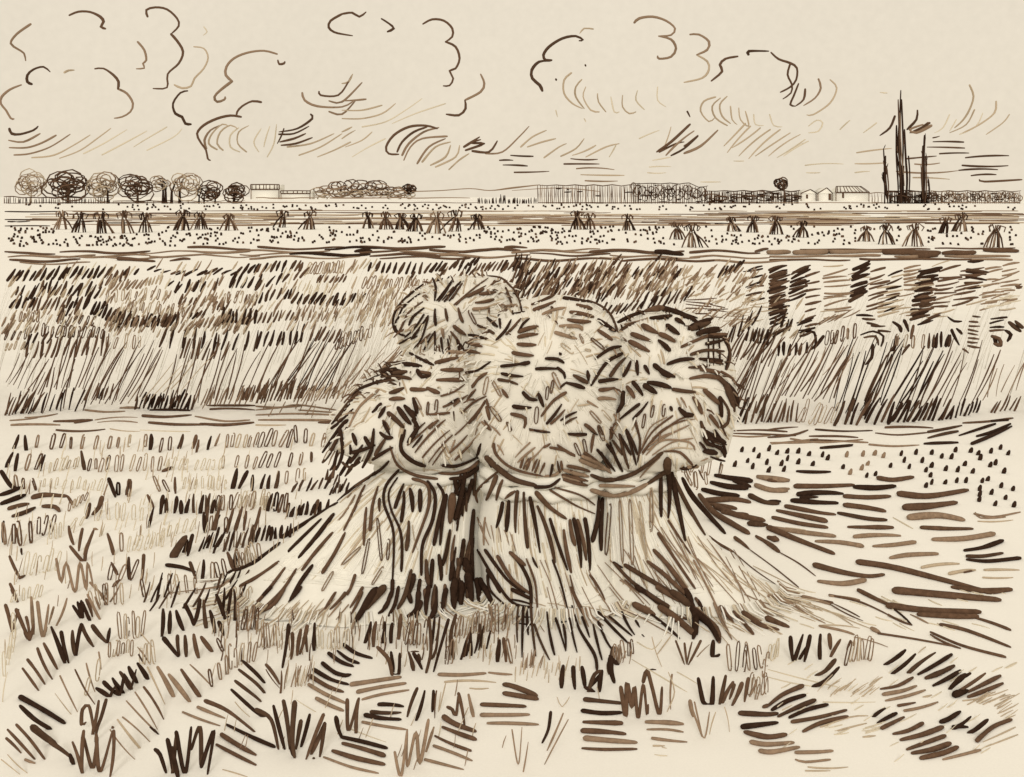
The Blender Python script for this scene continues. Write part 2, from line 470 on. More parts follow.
hedge('fence', 'fence', 'low picket fence under the round trees at far left', 4, 112, lambda x: 197.6 if x > 20 else 196.6, 'bbd', 46, 1.0)
hedge('fence', 'fence', 'low wire fence running behind the small dark trees', 113, 245, lambda x: 201, 'mb', 12, .9)
hedge('fence', 'fence', 'short row of dark stakes right of the empty field edge', 478, 538, lambda x: 198 if not 500 < x < 506 else 194, 'dd', 26, 1.5, rail=False)
hedge('hedge', 'hedge', 'tall pale hedge of upright stems at the middle of the horizon', 538, 640, lambda x: 185.3, 'bm', 50, .9, clump=8)
hedge('hedge', 'hedge', 'dark tangled hedge with bumpy loops right of the pale hedge', 632, 708, lambda x: 183.5 if x < 690 else 186.5, 'kb', 42, .9, 9, 'kb', clump=12)
hedge('hedge', 'hedge', 'long dark hedge between the bumpy hedge and the white farmhouses', 706, 800, lambda x: 191, 'kb', 62, 1.1, 4, 'kb', clump=26)
hedge('hedge', 'hedge', 'dark brush at the foot of the poplars', 888, 930, lambda x: 191, 'dk', 34, 1.2, 2, 'k', D=FD - 3, clump=14)
hedge('hedge', 'hedge', 'curly low hedge running right from the poplars to the edge', 931, 1021, lambda x: 191.2, 'bm', 48, .9, 15, 'bm', clump=12)

mb = MB()
for k in range(3):
    at_depth(mb, 'm', 1.0, [(412, 191.5), (440, 190.6), (470, 188.6), (490, 190.5), (512, 187.5 + k * .5), (540, 184.8)], FD + 40 + k * 6, 2)
at_depth(mb, 'm', .9, [(512, 190.5), (560, 188), (600, 191.5)], FD + 50, 2)
tag(mb.build('hills'), kind='structure')
mb = MB()
for x0, x1, t in [(60, 210, 'b'), (195, 330, 'm'), (318, 480, 'b'), (545, 770, 'b'), (770, 1020, 'm')]:
    n = 9; at_depth(mb, t, 1.0, [(x0 + (x1 - x0) * i / n, BY - 1 + ru(-.35, .35)) for i in range(n + 1)], FD - 1, 1)
for x0, x1 in [(256, 315), (330, 470)]:
    n = 8; at_depth(mb, 'm', 1.3, [(x0 + (x1 - x0) * i / n, 197.9 + ru(-.3, .3)) for i in range(n + 1)], FD + 4, 1)
tag(mb.build('field_edge'), kind='structure')

def house(x0, x1, ye, yr, lab, hip=True, roof_hatch=6, D=FD - 2, name='farmhouse', flat=False, wins=(), gable=False):
    """walls, a pitched roof and dark outlines round their edges"""
    s = D / F; by = base_y(D)
    o = P((x0 + x1) / 2, by, D); t = empty(name, o, lab, 'building', 'farm buildings on the horizon')
    dep = 7.0 * D / 300
    a, b = P(x0, by, D), P(x1, by, D); ze = P(0, ye, D).z; zr = P(0, yr, D).z
    X0, X1 = a.x, b.x
    w = MB()
    w.faces([(X0, D, 0), (X1, D, 0), (X1, D + dep, 0), (X0, D + dep, 0), (X0, D, ze), (X1, D, ze), (X1, D + dep, ze), (X0, D + dep, ze)],
            [(0, 1, 5, 4), (1, 2, 6, 5), (2, 3, 7, 6), (3, 0, 4, 7), (4, 5, 6, 7)], 'c')
    for p, q, tn in [((X0, D, 0), (X0, D, ze), 'm'), ((X1, D, 0), (X1, D, ze), 'b')]:
        w.tube([Vector(p), (Vector(p) + Vector(q)) / 2, Vector(q)], [.45 * s] * 3, tn, 4)
    w.build('wall', t, o)
    r = MB(); i = (X1 - X0) * (.12 if hip else 0); oh = .25
    ym = D + dep / 2
    if flat:
        R = [(X0 - oh, D - oh, zr), (X1 + oh, D - oh, zr), (X1 + oh, D + dep, zr), (X0 - oh, D + dep, zr)]
        e = [(X0 - oh, D - oh, ze), (X1 + oh, D - oh, ze), (X1 + oh, D + dep, ze), (X0 - oh, D + dep, ze)]
        r.faces(e + R, [(0, 1, 5, 4), (1, 2, 6, 5), (2, 3, 7, 6), (3, 0, 4, 7), (4, 5, 6, 7), (3, 2, 1, 0)], 'c')
        ln = [(R[0], R[1]), (e[0], e[1]), (R[0], e[0]), (R[1], e[1])]
        top0, top1, f0, f1 = R[0], R[1], e[0], e[1]
    else:
        e = [(X0 - oh, D - oh, ze), (X1 + oh, D - oh, ze), (X1 + oh, D + dep + oh, ze), (X0 - oh, D + dep + oh, ze), (X0 + i, ym, zr), (X1 - i, ym, zr)]
        if gable: xm = (X0 + X1) / 2 + (X1 - X0) * .12; e[4] = (xm, D - oh, zr); e[5] = (xm, D + dep + oh, zr)
        r.faces(e, [(0, 1, 4), (1, 2, 5, 4), (2, 3, 5), (3, 0, 4, 5), (3, 2, 1, 0)] if gable else [(0, 1, 5, 4), (2, 3, 4, 5), (1, 2, 5), (3, 0, 4), (3, 2, 1, 0)], 'c')
        ln = [(e[0], e[4]), (e[4], e[1]), (e[4], e[1])] if gable else [(e[0], e[1]), (e[0], e[4]), (e[4], e[5]), (e[5], e[1])]
        top0, top1, f0, f1 = e[4], e[5], e[0], e[1]
    for p, q in ln:
        p, q = Vector(p), Vector(q); r.tube([p, (p + q) / 2 + Vector((0, -.02, .05)), q], [.5 * s, .55 * s, .45 * s], 'b', 4)
    for k in range(roof_hatch):
        u = (k + .5 + ru(-.2, .2)) / roof_hatch
        p = Vector(f0).lerp(Vector(f1), u); q = Vector(top0).lerp(Vector(top1), u)
        r.tube([p, q], [.5 * s, .4 * s], 'b', 4)
    r.build('roof', t, o)
    for (xa, xb, ya, yb) in wins:
        m = MB(); A, B = P(xa, ya, D), P(xb, yb, D)
        m.faces([(A.x, D - .1, B.z), (B.x, D - .1, B.z), (B.x, D - .1, A.z), (A.x, D - .1, A.z), (A.x, D + .1, B.z), (B.x, D + .1, B.z), (B.x, D + .1, A.z), (A.x, D + .1, A.z)],
                [(0, 1, 2, 3), (4, 5, 1, 0), (7, 4, 0, 3), (1, 5, 6, 2), (3, 2, 6, 7)], 'b')
        m.build('door' if yb > 200 else 'window', t, P((xa + xb) / 2, yb, D))
house(251, 279, 189.5, 184.5, 'flat-roofed building with a striped parapet right of the low dark trees', roof_hatch=8, flat=True, name='barn', D=900)
house(281, 310, 193.5, 190.8, 'long low shed with a pale roof right of the flat-roofed building', roof_hatch=6, flat=True, name='shed', D=880)
house(801, 816, 193.5, 189.5, 'small pale cottage at the end of the long dark hedge', roof_hatch=0, gable=True, wins=[(806, 808, 194.5, 198.5)], name='cottage', D=480)
house(818, 832, 193.5, 187.8, 'narrow steep-gabled cottage between two farm buildings', roof_hatch=0, gable=True, wins=[(828.5, 831, 191.5, 200)], name='cottage', D=480)
house(836, 869, 192.5, 186.3, 'largest farmhouse with a hatched hipped roof left of the poplars', roof_hatch=9, wins=[(842, 844, 193, 198)], D=480)
for x0, x1, y in [(870, 888, 192), (871, 889, 195), (868, 888, 198)]:
    pass
hedge('wall', 'wall', 'low pale yard wall between the largest farmhouse and poplars', 869, 888, lambda x: 193, 'm', 6, .9)
# ------------------------------------------------------------ the middle fields
def strip_lines():
    """long thin swaths lying across the far field"""
    mb = MB()
    for y, t, w, n in [(211.3, 'm', .8, 12), (213.2, 'b', .75, 13), (214.6, 'l', .9, 16), (215.9, 'm', .75, 16), (217.2, 'l', .9, 16), (218.5, 'm', .8, 17),
                       (219.7, 'b', .7, 16), (221.0, 'm', .8, 17), (222.3, 'l', .9, 15), (223.6, 'b', .85, 14), (225.0, 'm', .9, 10)]:
        for _ in range(int(n * 1.7)):
            x = ru(0, 985); L = ru(40, 120); yy = y + ru(-.5, .5)
            if y < 213 and 480 < x < 700 and rnd() < .6: continue
            lay(mb, t if rnd() < .7 else random.choice('bml'), w * 1.25, [(x + 5, yy), (x + L * .3, yy + ru(-.3, .3)), (x + L * .7, yy + ru(-.3, .3)), (min(x + L, 1018), yy + ru(-.4, .4))], False, 1)
    for x0, x1, y in [(5, 60, 211.5), (5, 58, 219.5), (5, 50, 226), (100, 140, 222.8), (84, 100, 221.8), (290, 322, 210.3), (520, 570, 222.9), (598, 618, 222.5), (642, 658, 222.3), (715, 728, 223.6), (728, 768, 217.5),
                      (865, 900, 217.5), (900, 945, 220), (930, 1000, 213.5), (855, 900, 223.5), (8, 30, 221.5), (770, 860, 224.2), (925, 1015, 223.5)]:
        lay(mb, 'b' if rnd() < .5 else 'd', 1.5, [(x0, y), ((x0 + x1) / 2, y + ru(-.5, .5)), (x1, y + ru(-.3, .3))], False, 1)
    for _ in range(150):                                    # the field goes on to both sides
        x = ru(-330, -70) if rnd() < .5 else ru(1026, 1300); y = ru(211, 226)
        lay(mb, random.choice('bmml'), 1.1, [(x, y), (x + 30, y + ru(-.3, .3)), (x + 62, y + ru(-.3, .3))], False, 1)
    tag(mb.build('mown_swaths'), kind='structure')
strip_lines()

def ridge():
    """the earth bank along the back of the standing wheat"""
    mb = MB()
    def wave(x0, x1, y, w, t, amp=1.3, slope=0):
        ph = ru(0, 6); k = max(3, int((x1 - x0) / 11))
        lay(mb, t, w * 1.55, [(x0 + (x1 - x0) * i / k, y + slope * i / k + amp * math.sin(ph + i * .9) + ru(-.3, .3)) for i in range(k + 1)], False, 1)
    for x0, x1, y, w, t in [(5, 55, 253, 1.6, 'b'), (30, 95, 255.5, 1.6, 'm'), (8, 60, 257, 1.4, 'm'), (10, 80, 260.5, 2.0, 'b'), (20, 90, 263.3, 1.2, 'm'), (60, 150, 252.3, 1.6, 'b'),
                            (75, 150, 256, 1.5, 'm'), (90, 170, 258, 1.2, 'm'), (118, 155, 260, 2.8, 'b'), (140, 250, 252, 1.4, 'm'), (150, 260, 256, 1.4, 'm'), (170, 190, 260, 1.8, 'b'),
                            (188, 250, 248.2, 2.0, 'b'), (200, 330, 251.5, 1.5, 'm'), (250, 360, 257.5, 1.5, 'm'), (240, 300, 254, 1.2, 'm'), (258, 345, 248.2, 1.8, 'b'), (325, 380, 248.5, 1.8, 'd'), (290, 370, 254.5, 2.4, 'd'),
                            (360, 445, 247.8, 2.4, 'b'), (360, 400, 251.5, 1.6, 'b'), (370, 440, 255, 2.2, 'b'), (380, 470, 257.8, 1.6, 'b'), (430, 520, 250.6, 2.4, 'b'), (440, 530, 256.3, 1.8, 'm'), (400, 480, 252.5, 1.3, 'm'), (355, 372, 251.5, 3, 'd'),
                            (505, 527, 248, 2.2, 'b'), (512, 600, 251.5, 1.8, 'm'), (530, 610, 254.5, 1.6, 'b'), (540, 600, 250, 1.2, 'm'), (515, 620, 259.5, 1.8, 'b'), (590, 684, 251.5, 2.6, 'b'), (656, 683, 253.2, 4.0, 'd'),
                            (600, 700, 257, 1.4, 'm'), (622, 720, 260, 1.8, 'b'), (690, 760, 252, 2.2, 'b'), (690, 770, 257, 1.4, 'm'), (700, 790, 261.5, 1.6, 'm'), (610, 660, 255, 1, 'm'),
                            (755, 768, 250, 2, 'b')]:
        wave(x0, x1, y, w, t)
    for x0, x1, y, w, t in [(768, 790, 252, 4, 'm'), (794, 828, 252, 4.4, 'm'), (770, 860, 256.5, 1.6, 'm'), (830, 890, 251.5, 3.0, 'm'), (828, 880, 255.5, 2.2, 'm'), (884, 940, 252.5, 4.6, 'b'), (915, 937, 255, 5, 'b'),
                            (895, 930, 256.5, 2.6, 'm'), (943, 975, 252.8, 3.8, 'b'), (945, 1010, 256.2, 2.2, 'm'), (984, 1018, 250.5, 3.2, 'b'), (860, 1000, 259.3, 1.6, 'b'), (770, 850, 260, 1.8, 'b'), (960, 1012, 259.5, 1.8, 'm'), (800, 930, 249.3, 1.2, 'b'), (935, 1015, 248.4, 1.3, 'b')]:
        wave(x0, x1, y, w, t, .35)
    for i in range(26):
        x = ru(-330, -110) if i % 2 else ru(1028, 1250); wave(x, x + ru(50, 100), ru(249, 261), ru(1.4, 2.4), random.choice('bbm'))
    tag(mb.build('earth_ridge'), kind='structure')
ridge()

STOOKS = [
 (62, 213, 231, 'thin pale stook, first at the left end of the far row', 'm'), (80, 214, 234, 'wide two-legged dark stook second from the left end', 'd'),
 (101, 214, 235, 'stook under the tan tree with dark legs swept to the left', 'd'), (124, 213, 235, 'stook with finely splayed straws between two dark stooks', 'b'),
 (145, 215, 234, 'dark stook with a long right leg under the pale forked tree', 'd'), (183, 212, 232, 'dense dark stook under the two stumps', 'd'),
 (200, 214, 231, 'stook right beside the dense dark stook', 'd'), (229, 216, 232, 'low fanned stook under the flat-roofed building', 'b'),
 (283, 212, 229, 'dark stook under the low shed', 'd'), (310, 213, 231, 'stook with a bent head alone under the first bush', 'd'),
 (368, 214, 230, 'first stook of the seven-stook row, below the wide bush', 'd'), (385, 214, 231, 'round-headed stook, second of the seven-stook row', 'b'),
 (401, 215, 231, 'dark stook, third of the seven-stook row', 'd'), (416, 216, 233, 'stook with a black clod at its foot', 'd'),
 (437, 214, 235, 'pale round-headed stook hanging lowest in the seven-stook row', 'm'), (456, 212, 233, 'sharp dark stook, last but one of the seven-stook row', 'd'),
 (477, 216, 231, 'small stook ending the seven-stook row', 'd'), (577, 213, 231, 'dark stook, left one of the touching pair under the pale hedge', 'd'),
 (590, 215, 231, 'fanned stook, right one of the touching pair under the pale hedge', 'b'), (628, 216, 232, 'wide stook alone right of the touching pair', 'd'),
 (677, 224, 241, 'pale arched stook leaning on the fanned curl-headed stook', 'b'), (692, 226, 249, 'curl-headed stook with a wide fan of straws', 'd'),
 (731, 219, 233, 'small black stook shaped like an upturned V', 'd'), (753, 218, 234, 'crossed-leg stook right of the V-shaped one', 'd'),
 (776, 218, 236, 'stook with a double leg under the little round tree', 'd'), (803, 223, 239, 'squat stook with a long right leg under the cottages', 'd'),
 (866, 228, 243, 'low pale stook left of a round-headed stook under the farmhouse', 'b'), (886, 226, 246, 'round-headed stook under the short dark poplar', 'd'),
 (915, 226, 248, 'big round-headed stook with straws swept right, under the slim poplar', 'b'), (946, 219, 235, 'narrow stook under the curly hedge', 'd'),
 (962, 215, 233, 'dark stook right beside the narrow one under the curly hedge', 'd'), (996, 226, 249, 'largest far stook, widely fanned, near the right edge', 'b')]
def stook(x, yt, yb, lab, tone):
    D = depth(yb - 1.5); s = D / F; h = (yb - yt) * s
    o = P(x, yb - 1.5, D); o.z = 0
    t = empty('stook', o, lab, 'stook', 'stooks in the far field')
    st = MB(); r = h * .5; nk = h * .72
    n = random.choice((7, 8, 9, 10)); sk = ru(-.3, .3)
    for i in range(n):
        a = 2 * math.pi * (i + ru(-.3, .3)) / n
        f = o + Vector(((math.cos(a) * ru(.3, 1.3) + sk) * r, math.sin(a) * r * .7, .0))
        k = o + Vector((math.cos(a) * r * .16, math.sin(a) * r * .16, nk * ru(.8, 1.15)))
        mid = (f + k) / 2 + Vector((math.cos(a) * .03, math.sin(a) * .03, h * .03))
        tn = tone if rnd() < .45 else random.choice('bkm')
        st.tube([f, mid, k], [.7 * s, .92 * s, .65 * s], tn, 5)
    st.build('straw', t, o)
    er = MB()
    for i in range(5):
        a = 2 * math.pi * (i + ru(-.3, .3)) / 5 + sk * 3
        c = Vector((math.cos(a), math.sin(a) * .8, 0))
        p0 = o + c * r * .1 + Vector((0, 0, nk))
        p1 = o + c * r * .35 + Vector((0, 0, h * ru(.95, 1.06)))
        p2 = o + c * r * ru(.62, .85) + Vector((0, 0, h * ru(.86, .95)))
        p3 = o + c * r * ru(.45, .8) + Vector((0, 0, h * ru(.66, .75)))
        er.tube([p0, p1, p2, p3], [.55 * s, .75 * s, .8 * s, .55 * s], tone if rnd() < .55 else 'b', 5)
    er.build('ears', t, o + Vector((0, 0, nk)))
for q in STOOKS: stook(*q)

def far_stubble():
    mb = MB()
    def near_stook(x, y):
        return any(abs(x - a) < (yb - yt) * .55 and yt - 1 < y < yb + 1 for a, yt, yb, _, _ in STOOKS)
    def dot(x, y, w, h):
        D = depth(y); s = D / F
        p = P(x, y, D); lean = ru(-.5, .9)
        mb.tube([p, P(x - lean * .5, y - h * .5, D), P(x - lean, y - h, D)], [.42 * w * s, .5 * w * s, .34 * w * s], 'd' if rnd() < .85 else 'b', 5)
    n = 0
    while n < 240:
        x, y = ru(25, 1016), ru(205.0, 210.6)
        dot(x, y, 2.3, 1.9); n += 1
    n = 0
    while n < 620:
        x, y = ru(7, 1016), ru(227.5, 249)
        lim = 247 if x < 180 else 245.5
        if y > lim or near_stook(x, y): continue
        if 256 < x < 520 and y > 244: continue
        dot(x, y, 2.5, 2.3); n += 1
    for _ in range(420):
        x = ru(-330, -6) if rnd() < .5 else ru(1028, 1330)
        if rnd() < .3: dot(x, ru(205, 210.6), 2.3, 1.9)
        else: dot(x, ru(227.5, 246), 2.5, 2.3)
    tag(mb.build('far_stubble'), kind='stuff')
far_stubble()

# --------------------------------------------------------------- standing wheat
WHEAT = '''
Z 0 250 4
R d3 18 25,122 420,110 28,-46 ; R d3.4 2 500,96 540,96 20,-24 ; R d3 5 590,80 710,100 34,-12 ; R d3.6 6 745,100 930,98 44,-24 ; R d3 4 945,92 1020,92 25,-36
R d3 9 200,178 380,190 28,-52 ; R d3 2 62,178 85,178 15,-35 ; R d2.6 5 110,200 190,170 25,-60 ; R m2.2 8 445,160 560,150 28,-40 ; R l2 5 580,140 640,135 15,-32
R b2.4 6 400,150 500,120 22,-50 ; R d3 2 670,140 700,165 30,-25 ; R d3 5 700,170 850,160 22,-45 ; R d3 5 920,150 1020,150 25,-50
R d3 4 35,230 120,228 25,-45 ; R b2.4 7 130,240 240,240 25,-55 ; R d3 4 235,280 330,240 38,-70 ; R d2.8 3 270,230 330,235 20,-50
Q m1 9 430,205 660,195 8,-42 ; Q m1 8 570,250 730,265 12,-42 ; Q l1 4 490,250 560,240 10,-40
R b2.6 4 715,215 775,220 18,-34 ; R m2.6 5 780,220 880,225 20,-45 ; Q m1 6 890,210 1010,210 10,-40 ; R b2.6 3 980,220 1015,220 14,-40
R d3.4 9 365,255 490,300 30,-55 ; R d3.2 11 480,305 700,305 16,-48 ; A b2.4 8 500,290 680,310 18,-45
R d2.6 4 750,275 810,270 20,-30 ; R m2.2 9 740,320 890,300 30,-42 ; R d3 8 890,290 1020,295 12,-58 ; R b2.2 4 850,240 900,240 14,-34
Q m1.1 6 80,285 150,285 10,-38 ; Q b1.1 6 240,290 370,300 15,-35 ; Q b1.2 4 20,360 95,355 12,-40 ; Q b1.1 14 170,345 400,350 10,-42 ; Q l1 6 20,400 120,395 14,-30 ; Q m1 5 430,390 560,390 10,-50
R b1.3 8 20,530 150,570 70,-135 ; R b1.5 9 190,560 330,560 60,-200 ; R b1.5 6 100,650 300,640 70,-190 ; A m1.8 40 0,290 1000,340 22,-40 ; A l1.8 70 0,260 1000,350 18,-38 ; A m1.6 40 420,130 1000,280 20,-38
R b1.4 14 330,605 560,600 130,-235 ; R l1.1 6 520,600 720,560 130,-180 ; R b1.6 14 660,600 1000,600 80,-220
R b2.2 14 110,430 420,420 24,-85 ; R d2.4 10 640,390 1020,400 20,-75 ; R b2.2 8 720,430 880,440 25,-85 ; R d2 4 100,390 190,370 30,-50
R d3 15 540,632 770,640 22,-62 ; A d2.6 10 560,610 760,640 20,-50 ; R m2 13 780,622 1020,610 30,-75 ; A b2 8 930,600 1020,600 20,-60 ; R d2.2 12 30,655 330,640 28,-85 ; R b2.4 8 20,660 120,650 50,-90 ; R b2 6 340,600 460,600 20,-60 ; A d2.4 4 370,590 440,600 14,-40

Z 256 250 4
R d3 8 5,85 180,85 22,-38 ; Q m1 14 200,95 340,90 15,-42 ; R b2.2 7 240,130 350,130 18,-28 ; R d3 2 445,85 480,80 20,-40 ; R d3 7 500,90 650,95 18,-42 ; R d3 9 670,90 870,60 25,-35 ; R b2.4 9 880,85 1010,80 25,-35
R d2.8 6 5,155 180,110 28,-42 ; Q m1 15 430,150 680,150 12,-40 ; R d2.8 6 10,210 135,190 18,-45 ; R d3.4 10 145,210 355,222 26,-42 ; R d2.6 4 310,225 410,205 20,-32
A l1 90 350,170 590,300 12,-36 ; A m1 26 400,190 560,280 12,-36 ; R b2 8 5,292 160,280 16,-42 ; A m1.2 24 150,240 320,290 14,-42 ; A f1.2 24 140,150 300,200 14,-36
R d2.6 8 5,392 180,370 14,-64 ; R b2.2 7 215,360 330,370 26,-55 ; R m1.6 4 120,320 220,330 24,-50 ; Q b1 9 320,395 450,350 10,-46 ; A l1.1 14 350,300 520,400 20,-50
R b1.5 14 5,560 300,580 130,-240 ; R m1.2 15 290,585 560,450 110,-130 ; R d1.4 7 70,540 270,570 110,-220
R b2.4 14 5,612 180,590 28,-66 ; A b2.4 12 5,570 140,600 26,-60 ; R m2 14 150,612 340,590 32,-62 ; A l1.6 10 200,590 400,560 40,-40
A d2.6 16 700,80 880,190 26,-38 ; R b2 8 880,130 1020,160 24,-34
Z 512 250 4
A m1.7 90 10,70 640,200 26,-45 ; A b1.9 80 10,80 640,215 26,-46 ; A d2 34 0,90 370,235 24,-46 ; A l1.5 50 330,90 700,190 18,-36 ; R d2 17 350,268 690,205 35,-52 ; A m1.8 40 640,90 1000,200 24,-30 ; A l1.8 30 640,110 1000,260 40,-20 ; A m1.6 14 700,240 960,330 50,-40 ; R d2.2 5 450,110 560,100 20,-40 ; R d2.6 8 820,110 900,80 25,-40
R d2.6 4 630,130 660,110 20,-40 ; R b1.8 5 695,195 700,245 120,8 ; R b1.6 4 790,220 780,260 80,8 ; A l1.3 14 840,200 1000,290 80,-8 ; R d2.4 7 940,360 1020,380 12,-55 ; R d2 6 860,380 960,300 30,-80 ; R d2.6 7 1000,60 1010,190 -70,20
R b1.4 12 870,420 1020,460 70,-110 ; R b1.5 13 880,590 1020,690 110,-260 ; R d3 8 880,692 1020,692 32,-96 ; R b2.2 5 900,640 1000,660 26,-80
A d1.8 30 0,60 60,200 18,-50
Z 768 250 4
d4.6 5,80 75,62 ; d4.6 5,110 75,92 ; d4.6 5,135 72,120 ; d4.6 0,165 70,145 ; d4.6 100,90 160,70 ; d4.4 95,140 150,120 ; d4.6 345,75 408,55 ; d4.6 340,110 400,95 ; d4.6 340,145 395,125 ; d4.4 335,175 390,155 ; d5 610,95 685,80 ; d5 610,130 680,115 ; d4.6 590,165 650,150 ; d4.6 580,200 640,185 ; d4.4 580,265 640,245 ; R d4.2 11 8,92 5,255 72,-22 ; R d4 8 95,95 80,205 72,-24 ; R b3.4 6 10,100 5,250 66,-16 ; R b3.2 8 150,105 150,300 55,-16 ; R m2.4 9 222,95 225,240 105,-18
R d4.8 7 342,80 328,205 66,-24 ; R b3.2 8 412,95 395,245 75,-18 ; R d2.8 7 480,110 465,245 62,-18 ; R m2.8 7 545,70 545,160 62,-6 ; R l2.6 6 440,180 440,270 100,-20
R d4.6 12 602,82 570,275 82,-18 ; A b5 6 605,120 620,230 50,-14 ; R b3 9 688,90 650,230 85,-14 ; R d3.4 6 800,50 785,150 78,4 ; R b2.8 8 770,80 735,225 90,-16 ; R m2.6 8 872,70 850,240 75,-10 ; R m2.4 9 940,62 925,240 68,-14
A f1.6 10 850,180 950,240 70,-8 ; R b2.4 3 990,140 995,155 25,-4 ; R d3 6 5,240 10,300 60,-20
R d3.4 5 118,292 128,345 62,-16 ; R d3 5 8,275 20,350 70,-30 ; A d2.2 6 0,300 90,380 20,-50
R d3.2 6 45,422 150,412 8,-52 ; d2.6 150,325 185,330 190,380 165,402 ; d3 222,345 185,395 ; R d3.4 5 355,262 440,325 62,10 ; d2.6 370,340 420,325 462,345 452,385 ; b3 385,350 430,345 442,380
d3.2 420,380 415,430 390,458 ; d3.6 500,288 525,305 532,326 ; d3.4 545,282 562,325 ; b2.8 582,302 570,355 ; d3 512,345 505,390 490,404 ; d2.6 565,380 535,420 ; R d3 6 600,300 645,275 62,-22 ; R d3 6 640,388 725,382 8,-58
d3 735,320 765,380 ; d3 755,315 775,335 ; d2.8 720,268 745,285 775,285 ; d2.8 820,265 850,268 ; R b3 7 805,290 800,385 46,4 ; b3 780,396 802,412 ; R d3 4 890,278 890,322 62,-8 ; d3.8 895,345 925,355 930,380 905,375 ; d4 905,350 915,380
d3.4 950,322 972,340 958,365 ; d4.4 965,290 1010,325 ; d4.4 990,285 1018,310 ; R m1.6 8 190,300 300,270 70,-40 ; Q b1.2 6 230,380 340,350 8,-50 ; Q m1.2 4 520,380 610,390 8,-50
R b1.6 16 5,560 260,600 125,-225 ; R d1.7 9 260,640 400,640 110,-260 ; R d1.8 15 380,600 600,640 110,-240 ; R b1.5 12 560,630 830,610 95,-235 ; R m1.2 6 850,600 990,560 50,-140 ; A m1.2 8 20,500 300,620 90,-150
R b2.4 7 8,692 110,690 22,-84 ; Q m1.1 7 120,690 250,690 30,-80 ; R d4 8 270,704 480,692 46,-104 ; R d3.8 12 480,692 700,684 38,-84 ; R d2.8 8 710,680 840,650 26,-62 ; R b2.2 6 890,652 990,642 30,-62 ; A d3 6 280,680 460,640 30,-70
Z 0 0 1
A l1.7 110 8,268 400,332 6,-10 ; A m1.5 60 8,268 400,332 6,-11 ; A f1.6 60 8,268 400,340 6,-10 ; A l1.6 60 520,266 760,300 7,-10 ; A l2 20 820,266 1000,320 20,-4 ; A m2 12 820,266 1000,318 20,-4 ; A m1.4 24 200,400 400,420 7,-16 ; A l1.4 30 740,300 800,340 8,-9
A b1.5 60 400,395 740,418 26,-60 ; A d2.4 40 400,262 720,330 7,-10 ; A m1.8 60 400,265 720,335 6,-10
A b1.5 90 -330,395 -30,418 26,-62 ; A d2.6 130 -330,275 -20,345 7,-12 ; A m1.8 90 -330,275 -20,350 6,-11 ; A d2.4 50 -330,405 -20,418 7,-18
A b1.6 90 1030,395 1330,418 26,-62 ; A d3 90 1030,275 1330,335 18,-6 ; A m2 70 1030,275 1330,340 18,-5 ; A d2.6 60 1030,405 1330,424 8,-20
'''
def wheat():
    top = .76
    mb = MB()
    D0 = 8.95
    def add(tone, w, pts, stems):
        w *= .95 if abs(pts[0][0] - pts[-1][0]) > 1.3 * abs(pts[0][1] - pts[-1][1]) else .98 if max(p[1] for p in pts) > 372 else 1.32
        ylow = max(p[1] for p in pts); flat = abs(pts[0][0] - pts[-1][0]) > 1.3 * abs(pts[0][1] - pts[-1][1])
        yc = ylow if not flat else sum(p[1] for p in pts) / len(pts)
        if yc >= 350: D = D0 + ru(-.25, .3) if yc < 402 else min(D0 + .35, depth(ylow))
        else: D = min(max(F * (H - top + ru(-.03, .03)) / (yc - HY), D0), 17.8)
        q = resample(pts, 6); r = profile(len(q), w); s = D / F
        k = len(q); dd = ru(-.12, .12)
        p3 = [P(x, y, D + dd * i / k) for i, (x, y) in enumerate(q)]
        for p in p3: p.z = max(p.z, .004)
        mb.tube(*close_ends(p3, [a * s for a in r]), tone, 5)
        low = max(p3, key=lambda v: -v.z)
        if stems and low.z > .06 and D > 9.7 and rnd() < .5:                       # the bleached stalk that carries the ear
            ft = Vector((low.x - low.z * ru(.25, .45), low.y + ru(-.05, .15), 0))
            mb.tube([ft, (ft + low) / 2 + Vector((-.01, 0, .02)), low], [.003, .0028, .0022], 's', 3)
    for _, tone, w, pts, cl in read(WHEAT): add(tone, w, pts, True)
    tag(mb.build('wheat_crop'), kind='stuff')
wheat()

# -------------------------------------------------------------- the large sheaves
def prof_body(D0, rows, ry, tone='c', lump=.012, nseg=40, dz=0.0, power=1.0):
    """a lofted body; rows are (y px, left px, right px) at depth D0"""
    mb = MB(); s = D0 / F
    vs = []; fs = []
    R = []
    for i in range(len(rows) - 1):
        for j in range(4):
            t = j / 4; t2 = t * t * (3 - 2 * t)
            R.append(tuple(rows[i][k] + (rows[i + 1][k] - rows[i][k]) * (t if k == 0 else t2 * .4 + t * .6) for k in range(3)))
    R.append(rows[-1])
    ph = ru(0, 6)
    for i, (y, xl, xr) in enumerate(R):
        z = max(H - (y - HY) * s + dz, 0.0); cx = ((xl + xr) / 2 - CX) * s; rx = (xr - xl) / 2 * s
        for j in range(nseg):
            a = 2 * math.pi * j / nseg
            l = 1 + (lump * math.sin(7 * a + ph + i * .25) + lump * .7 * math.sin(13 * a + ph * 2 - i * .4) + ru(-.4, .4) * lump) / 1
            if i < 2 and tone == 'c': l *= 1 + ru(-.035, .035) * (2 - i)
            vs.append((cx + math.cos(a) * rx * l, D0 + math.sin(a) * min(rx * ry, .62) * l, z))
    n = nseg
    for i in range(len(R) - 1):
        for j in range(n): fs.append((i * n + j, i * n + (j + 1) % n, (i + 1) * n + (j + 1) % n, (i + 1) * n + j))
    fs.append(tuple(range(n))[::-1]); fs.append(tuple((len(R) - 1) * n + j for j in range(n)))
    mb.faces(vs, fs, tone)
    return mb
BODY = {}
